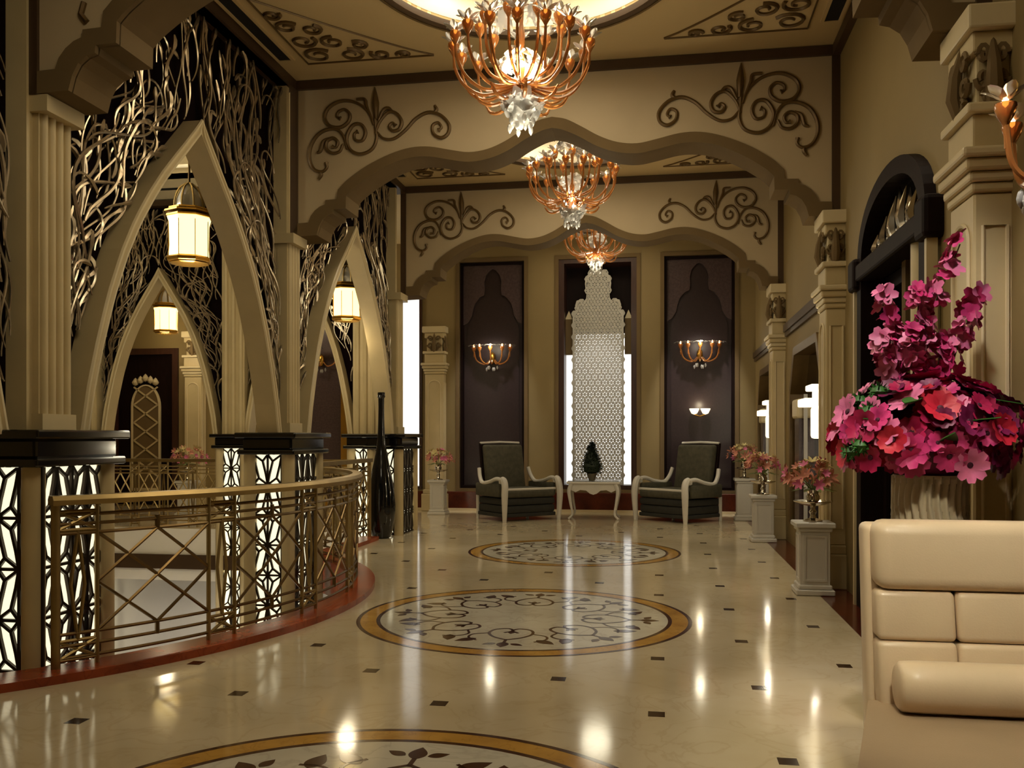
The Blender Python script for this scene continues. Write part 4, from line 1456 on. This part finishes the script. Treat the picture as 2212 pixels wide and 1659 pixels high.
def pedestal_set(loc, where, h=0.64, sc=1.0, urn=True):
    p = empty('pedestal', loc)
    tag(p, 'white panelled pedestal ' + where, 'pedestal', 'white pedestals carrying flower urns')
    q = 0.125
    MB().bbox(-0.165, 0.165, -0.165, 0.165, 0, 0.05, 0.008, 1).build('plinth', 'white', p)
    MB().bbox(-0.145, 0.145, -0.145, 0.145, 0.05, 0.09, 0.012, 2).build('base_moulding', 'white', p)
    MB().box(-q, q, -q, q, 0.09, h - 0.08).build('shaft', 'white', p)
    for k in range(4):
        a = k * PI / 2
        b = MB().prism([(-q + 0.025, 0.12), (q - 0.025, 0.12), (q - 0.025, h - 0.11), (-q + 0.025, h - 0.11)], XZ, -q - 0.008, -q + 0.002,
                       holes=[[(-q + 0.045, 0.14), (q - 0.045, 0.14), (q - 0.045, h - 0.13), (-q + 0.045, h - 0.13)]])
        o = b.build('panel_bead', 'white', p)
        o.rotation_euler = (0, 0, a)
    MB().bbox(-0.145, 0.145, -0.145, 0.145, h - 0.08, h - 0.045, 0.01, 2).build('neck_moulding', 'white', p)
    MB().bbox(-0.17, 0.17, -0.17, 0.17, h - 0.045, h, 0.008, 1).build('cap', 'white', p)
    u = empty('flower_urn', (loc[0], loc[1], loc[2] + h))
    tag(u, 'silver footed flower urn on the pedestal ' + where, 'urn', 'silver flower urns')
    MB().lathe([(0.085, 0), (0.085, 0.012), (0.03, 0.03), (0.022, 0.06), (0.035, 0.085), (0.02, 0.11), (0.025, 0.14)], 18).build('foot', 'silver', u, True)
    MB().lathe([(0.02, 0.135), (0.10, 0.15), (0.165, 0.175), (0.17, 0.185), (0.09, 0.175), (0.03, 0.165)], 24).build('dish', 'silver', u, True)
    MB().lathe([(0.03, 0.165), (0.055, 0.185), (0.06, 0.225), (0.045, 0.25), (0.065, 0.285), (0.06, 0.285), (0.03, 0.25)], 18).build('bowl', 'silver', u, True)
    f_ = empty('flower_posy', (loc[0], loc[1], loc[2] + h + 0.30))
    tag(f_, 'coral and cream flowers on the pedestal ' + where, 'flowers', 'coral flower posies')
    rng = random.Random(int(loc[1] * 7))
    for k in range(46):
        a = rng.random() * 2 * PI
        t = rng.random()
        el = t * 1.35
        R_ = (0.13 + 0.09 * rng.random()) * sc
        d = Vector((math.cos(a) * math.cos(el) * 1.35, math.sin(a) * math.cos(el) * 1.35, math.sin(el) * 1.05))
        pos = d * R_ + Vector((0, 0, 0.03))
        mw = Matrix.Translation(pos) @ d.to_track_quat('Z', 'Y').to_matrix().to_4x4() @ Matrix.Scale(rng.uniform(0.8, 1.25), 4)
        kind = 2 if (t > 0.55 and rng.random() < 0.6) else rng.choice((0, 0, 1, 3))
        put('small_bloom', SM[kind], f_, mw=mw)
    b = MB()
    for k in range(14):
        a = 2 * PI * k / 14
        b.tube([(0, 0, -0.03), (0.06 * math.cos(a), 0.06 * math.sin(a), 0.03), (0.15 * math.cos(a), 0.15 * math.sin(a), 0.07 + 0.05 * (k % 3))], 0.004, 4)
    b.build('stems', 'green_s', f_)
    for k in range(9):
        a = 2 * PI * k / 9
        put('leaf', me_sleaf, f_, mw=Matrix.Rotation(a, 4, 'Z') @ Matrix.Translation((0.09, 0, 0.0)) @ Matrix.Rotation(0.25, 4, 'Y'))


pedestal_set((1.33, 8.40, 0.002), 'nearest the sofa, at the right wall')
pedestal_set((1.33, 12.46, 0.002), 'in the middle of the right wall', 0.62)
pedestal_set((1.36, 15.55, 0.002), 'farthest along the right wall', 0.70)
pedestal_set((-3.98, 15.85, 0.0), 'at the back left column', 0.62)
pedestal_set((-8.30, 14.85, 0.0), 'on the far walkway across the atrium', 0.62, 1.25)

# ------------------------------------------------------------------ armchairs, table, tree
def armchair(loc, rz, label, m=1):
    r = empty('armchair', loc, rz)
    tag(r, label, 'armchair', 'armchairs before the back wall')
    # local: faces -y, width along x
    W_, D = 0.54, 0.92
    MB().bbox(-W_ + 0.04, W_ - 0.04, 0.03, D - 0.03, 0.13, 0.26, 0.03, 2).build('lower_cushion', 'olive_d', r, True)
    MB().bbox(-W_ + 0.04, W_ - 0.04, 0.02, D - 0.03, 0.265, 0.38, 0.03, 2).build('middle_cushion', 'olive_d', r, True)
    MB().bbox(-W_ + 0.04, W_ - 0.04, 0.0, D - 0.05, 0.385, 0.53, 0.05, 3).build('seat_cushion', 'olive', r, True)
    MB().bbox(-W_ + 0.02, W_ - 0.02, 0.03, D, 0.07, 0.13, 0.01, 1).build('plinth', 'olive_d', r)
    MB().bbox(-W_ + 0.03, W_ - 0.03, 0.01, 0.05, 0.505, 0.545, 0.008, 1).build('front_rail', 'white', r)
    # tall back, slightly reclined, with side wing
    rows = []
    bk = MB().bbox(-W_ + 0.16, W_ - 0.16, D - 0.20, D - 0.04, 0.45, 1.26, 0.05, 3)
    bk.v = [(x, y + max(0, z - 0.5) * 0.16, z) for x, y, z in bk.v]
    bk.build('backrest', 'olive', r, True)
    t = MB().bbox(-W_ + 0.13, W_ - 0.13, D - 0.06, D + 0.0, 0.40, 1.29, 0.015, 2)
    t.v = [(x, y + max(0, z - 0.5) * 0.16, z) for x, y, z in t.v]
    t.build('back_frame', 'wood', r)
    MB().tube([(-W_ + 0.14, D + 0.08, 1.285), (0, D + 0.085, 1.30), (W_ - 0.14, D + 0.08, 1.285)], 0.022, 8).build('top_rail', 'white', r, True)
    for s in (-1, 1):
        # front leg and arm in one sweep of white wood
        c = cat([(s * W_, -0.02, 0.0), (s * (W_ + 0.005), -0.03, 0.20), (s * (W_ + 0.01), -0.04, 0.45), (s * W_, -0.03, 0.60), (s * W_, 0.02, 0.69), (s * W_, 0.08, 0.68), (s * W_, 0.10, 0.63)], 5)
        n_ = len(c)
        MB().tube(c, [0.034 + 0.022 * min(1, i / 10) - 0.024 * max(0, (i - 18) / 12) for i in range(n_)], 8).build('front_leg', 'white', r, True)
        c = cat([(s * W_, 0.04, 0.685), (s * (W_ + 0.01), 0.22, 0.70), (s * (W_ + 0.01), 0.45, 0.64), (s * W_, 0.68, 0.62), (s * (W_ - 0.02), 0.80, 0.72), (s * (W_ - 0.04), 0.86, 0.86)], 5)
        MB().tube(c, [0.034] * len(c), 8).build('arm', 'white', r, True)
        MB().bbox(s * W_ - 0.035, s * W_ + 0.035, 0.10, D - 0.05, 0.40, 0.62, 0.03, 2).build('arm_panel', 'olive', r, True)
        MB().tube([(s * (W_ - 0.03), D - 0.03, 0.0), (s * (W_ - 0.03), D - 0.04, 0.40)], [0.025, 0.034], 8).build('rear_leg', 'white', r, True)
    return r


armchair((-2.14, 14.85, 0), math.radians(42), 'armchair left of the white table, olive upholstery on white carved frame')
armchair((-0.02, 15.0, 0), math.radians(-42), 'armchair right of the white table, olive upholstery on white carved frame')

tb = empty('side_table', (-1.14, 15.45, 0))
tag(tb, 'white carved side table with cabriole legs between the armchairs', 'table')
MB().bbox(-0.45, 0.45, -0.28, 0.28, 0.60, 0.64, 0.012, 2).build('tabletop', 'white', tb)
MB().bbox(-0.43, 0.43, -0.26, 0.26, 0.64, 0.652, 0.004, 1).build('stone_top', 'black', tb)
ap = [(-0.38, 0.60), (0.38, 0.60), (0.38, 0.50), (0.30, 0.46), (0.22, 0.50), (0.12, 0.49), (0.06, 0.44), (0, 0.42), (-0.06, 0.44), (-0.12, 0.49), (-0.22, 0.50), (-0.30, 0.46), (-0.38, 0.50)]
MB().prism(ap, XZ, -0.25, -0.22).build('apron', 'white', tb)
MB().prism(ap, XZ, 0.22, 0.25).build('apron', 'white', tb)
for sx in (-1, 1):
    for sy in (-1, 1):
        c = cat([(sx * 0.37, sy * 0.235, 0.60), (sx * 0.41, sy * 0.25, 0.48), (sx * 0.385, sy * 0.24, 0.28), (sx * 0.355, sy * 0.23, 0.10), (sx * 0.40, sy * 0.245, 0.03), (sx * 0.42, sy * 0.25, 0.012)], 5)
        MB().tube(c, [0.040 - 0.022 * min(1, i / 14) for i in range(len(c))], 8).build('leg', 'white', tb, True)

tr = empty('potted_tree', (-1.18, 15.40, 0.652))
tag(tr, 'small conical green tree in a pot on the white table', 'plant')
MB().lathe([(0.05, 0), (0.085, 0.10), (0.09, 0.12), (0.075, 0.12), (0.06, 0.10)], 16).build('pot', 'terra', tr, True)
MB().tube([(0, 0, 0.08), (0, 0, 0.55)], [0.014, 0.005], 6).build('trunk', 'wood_b', tr)
rng = random.Random(8)
b = MB()
for k in range(900):
    t = rng.random() ** 0.8
    z = 0.11 + 0.53 * t
    R_ = 0.205 * (1 - t) ** 0.75 * (0.55 + 0.45 * min(1, (t + 0.05) * 7)) * rng.uniform(0.65, 1.05)
    a = rng.random() * 2 * PI
    p = Vector((R_ * math.cos(a), R_ * math.sin(a), z))
    d = Vector((math.cos(a), math.sin(a), rng.uniform(-0.2, 0.9))).normalized() * rng.uniform(0.04, 0.07)
    s = Vector((-math.sin(a), math.cos(a), rng.uniform(-0.5, 0.5))) * 0.014
    b.add([p - s, p + s, p + d], [(0, 1, 2)])
b.lathe([(0.02, 0.10), (0.13, 0.15), (0.15, 0.24), (0.10, 0.40), (0.04, 0.55), (0.0, 0.62)], 12)
o = b.build('foliage', 'green_d', tr)
o['kind'] = 'stuff'

# ------------------------------------------------------------------ sofa in the foreground
sf = empty('sofa', (0.766, 3.50, 0))
tag(sf, 'champagne leather high-back sofa in the right foreground', 'sofa')
SWX = 0.86


def rec(b, k=0.19):
    b.v = [(x, y + max(0, z - 0.43) * k, z) for x, y, z in b.v]
    return b


rec(MB().bbox(0.0, SWX, 0.035, 0.15, 0.05, 1.065, 0.025, 3)).build('back_shell', 'leather', sf, True)
rec(MB().bbox(0.022, SWX, -0.045, 0.10, 0.826, 1.082, 0.05, 4)).build('head_cushion', 'leather', sf, True)
xs = (0.022, 0.302, 0.582, SWX)
for i in range(3):
    rec(MB().bbox(xs[i] + 0.001, xs[i + 1] - 0.001, -0.025, 0.09, 0.645, 0.826, 0.022, 3)).build('back_cushion', 'leather', sf, True)
    rec(MB().bbox(xs[i] + 0.001, xs[i + 1] - 0.001, -0.025, 0.09, 0.40, 0.645, 0.022, 3)).build('back_cushion', 'leather', sf, True)
prof = []
c = [(0.0, -0.02)]
b = MB()
rows = []
for k in range(13):
    t = k / 12
    x = 0.055 + (SWX - 0.055) * t
    q = 1.0 if 0 < k else 0.80
    rows.append([(x, -0.118 + 0.088 * q * math.cos(2 * PI * j / 20), 0.515 + 0.092 * q * math.sin(2 * PI * j / 20)) for j in range(20)])
rows.insert(1, [(0.068, -0.118 + 0.088 * 0.96 * math.cos(2 * PI * j / 20), 0.515 + 0.092 * 0.96 * math.sin(2 * PI * j / 20)) for j in range(20)])
b.grid(rows, closed=True)
b.add(rows[0], [tuple(range(20))])
b.build('bolster', 'leather', sf, True, angle=50)
# seat: splayed slab with a rounded back-left corner
sp = [(0.015, -0.02), (SWX, -0.02), (SWX, -1.0), (-0.235, -1.0)]
st = MB().prism(sp, XY, 0.30, 0.425)
bm = bmesh.new()
me = bpy.data.meshes.new('seat')
me.from_pydata(st.v, [], st.f)
bm.from_mesh(me)
bmesh.ops.dissolve_limit(bm, angle_limit=0.02, verts=bm.verts[:], edges=bm.edges[:])
bmesh.ops.bevel(bm, geom=bm.edges[:], offset=0.035, segments=4, profile=0.5, affect='EDGES')
bm.to_mesh(me)
bm.free()
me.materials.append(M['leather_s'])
for p in me.polygons:
    p.use_smooth = True
put('seat', me, sf)
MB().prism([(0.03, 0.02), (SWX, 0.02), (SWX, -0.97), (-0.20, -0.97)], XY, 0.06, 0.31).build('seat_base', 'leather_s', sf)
for x, y in ((0.08, 0.08), (0.8, 0.08), (-0.12, -0.9), (0.8, -0.9)):
    MB().lathe([(0.02, 0.0), (0.028, 0.07)], 10, (x, y, 0)).build('foot', 'wood', sf)

# ------------------------------------------------------------------ tall ribbed vase with the magenta bouquet
VX, VY = 1.20, 4.36
rv = empty('ribbed_vase', (VX, VY, 0.002))
tag(rv, 'tall pale vase with wavy vertical ribs behind the sofa', 'vase')
b = MB()
rows = []
nseg = 168
for z in [1.22 * i / 40 for i in range(41)]:
    R_ = 0.150 + 0.018 * (1 - z / 1.22)
    row = []
    for k in range(nseg):
        a = 2 * PI * k / nseg
        rr = R_ + 0.012 * math.cos(28 * a + 1.6 * math.sin(z * 24))
        row.append((rr * math.cos(a), rr * math.sin(a), z))
    rows.append(row)
b.grid(rows, closed=True)
b.add(rows[0], [tuple(range(nseg))])
b.build('ribbed_body', 'vasec', rv, True, angle=80)
MB().lathe([(0.128, 1.0), (0.135, 1.225), (0.155, 1.225), (0.158, 1.21)], 40).build('rim', 'vasec', rv, True)

bq = empty('flower_bouquet', (VX, VY, 1.24))
tag(bq, 'large magenta and crimson bouquet with tall orchid sprays behind the sofa', 'flowers')
BL_ = []
for mm, n_, r_, w_ in (('magenta', 8, 0.078, 0.022), ('crimson', 7, 0.074, 0.024), ('pink', 8, 0.080, 0.021), ('wine', 7, 0.070, 0.024), ('scarlet', 7, 0.070, 0.024)):
    BL_.append(petal_flower(n_, r_, 0.034, w_ * 1.15, 0.35, 5, 0.62).mesh('blossom', mm, True, 80))
me_eye = MB().lathe([(0.0, 0.014), (0.012, 0.010), (0.016, 0.002), (0.010, -0.004)], 8).mesh('blossom_eye', 'eye', True)
rng = random.Random(21)
placed = []
tries = 0
while len(placed) < 230 and tries < 9000:
    tries += 1
    a = rng.random() * 2 * PI
    el = -0.45 + 1.95 * rng.random()
    d = Vector((math.cos(a) * math.cos(el), math.sin(a) * math.cos(el), math.sin(el)))
    kk = rng.uniform(0.72, 1.02)
    p = Vector((d.x * 0.40 * kk, d.y * 0.30 * kk, 0.15 + d.z * 0.27 * kk))
    if any((p - q).length < 0.044 for q in placed):
        continue
    placed.append(p)
    nrm = (d + Vector((rng.uniform(-.35, .35), rng.uniform(-.35, .35), rng.uniform(-.2, .35)))).normalized()
    mw = Matrix.Translation(p) @ nrm.to_track_quat('Z', 'Y').to_matrix().to_4x4() @ Matrix.Rotation(rng.random() * 6, 4, 'Z') @ Matrix.Scale(rng.uniform(0.62, 1.08), 4)
    if d.x > 0.55 or d.z > 0.75:
        kind = rng.choice((3, 3, 1, 0))
    elif d.z < -0.1:
        kind = rng.choice((4, 1, 0, 2, 1, 0))
    else:
        kind = rng.choice((0, 1, 2, 0, 0, 1, 2, 4, 3))
    o = put('blossom', BL_[kind], bq, mw=mw)
    put('blossom_eye', me_eye, o)
MB().lathe([(0.0, -0.06), (0.12, -0.02), (0.22, 0.08), (0.24, 0.18), (0.18, 0.28), (0.0, 0.33)], 16).build('foliage_core', 'wine', bq, True)
# green pompons and leaves
gl = MB()
rl = random.Random(3)
for k in range(60):
    d = Vector((rl.gauss(0, 1), rl.gauss(0, 1), rl.gauss(0, 1))).normalized()
    e = d.orthogonal().normalized() * 0.010
    gl.add([d * 0.025 - e, d * 0.025 + e, d * 0.055], [(0, 1, 2)])
gl.lathe([(0.0, -0.035), (0.03, -0.02), (0.04, 0.0), (0.03, 0.02), (0, 0.035)], 10)
me_pom = gl.mesh('green_pompon', 'green', True)
for p in ((-0.31, -0.05, 0.32), (-0.24, -0.10, 0.36), (-0.29, -0.14, 0.27), (-0.36, -0.10, 0.09), (-0.33, -0.16, 0.12)):
    put('green_pompon', me_pom, bq, p)
me_bleaf = MB().prism(leaf_shape(0.20, 0.040, 8), XY, -0.002, 0.002).mesh('leaf', 'green')
for k in range(12):
    a = 2 * PI * k / 12
    put('leaf', me_bleaf, bq, mw=Matrix.Rotation(a, 4, 'Z') @ Matrix.Translation((0.18, 0, 0.10 + 0.12 * (k % 3))) @ Matrix.Rotation(-0.4 + 0.3 * (k % 3), 4, 'Y'))
# orchid sprays
OR = [petal_flower(5, 0.052, 0.018, 0.020, 0.3, 4, 0.5).mesh('orchid', 'pink', True, 80), petal_flower(5, 0.048, 0.018, 0.019, 0.3, 4, 0.5).mesh('orchid', 'magenta', True, 80)]
rng = random.Random(33)
for tip, bend in (((0.13, 0.0, 1.03), (-0.02, 0, 0.60)), ((0.20, 0.02, 0.80), (0.10, 0, 0.5)), ((-0.20, -0.02, 0.80), (-0.14, 0, 0.5)), ((-0.05, -0.03, 0.82), (-0.06, 0, 0.5)),
                  ((0.06, 0.04, 0.60), (0.03, 0, 0.4)), ((-0.10, -0.08, 0.62), (-0.07, -0.03, 0.4)), ((-0.22, -0.06, 0.60), (-0.15, -0.02, 0.4))):
    c = cat([(0, 0, 0.1), bend, tip], 10)
    o = MB().tube(c, [0.006 - 0.003 * i / len(c) for i in range(len(c))], 5).build('orchid_spray', 'green_s', bq, True)
    n_ = len(c)
    for i in range(n_ * 9 // 20, n_):
        for q in range(2):
            d = Vector((rng.uniform(-1, 1), rng.uniform(-1, 0.4), rng.uniform(-0.3, 0.8))).normalized()
            mw = Matrix.Translation(c[i] + d * 0.030) @ d.to_track_quat('Z', 'Y').to_matrix().to_4x4() @ Matrix.Rotation(rng.random() * 6, 4, 'Z') @ Matrix.Scale(rng.uniform(0.7, 1.1), 4)
            put('orchid', OR[rng.random() < 0.4], o, mw=mw)
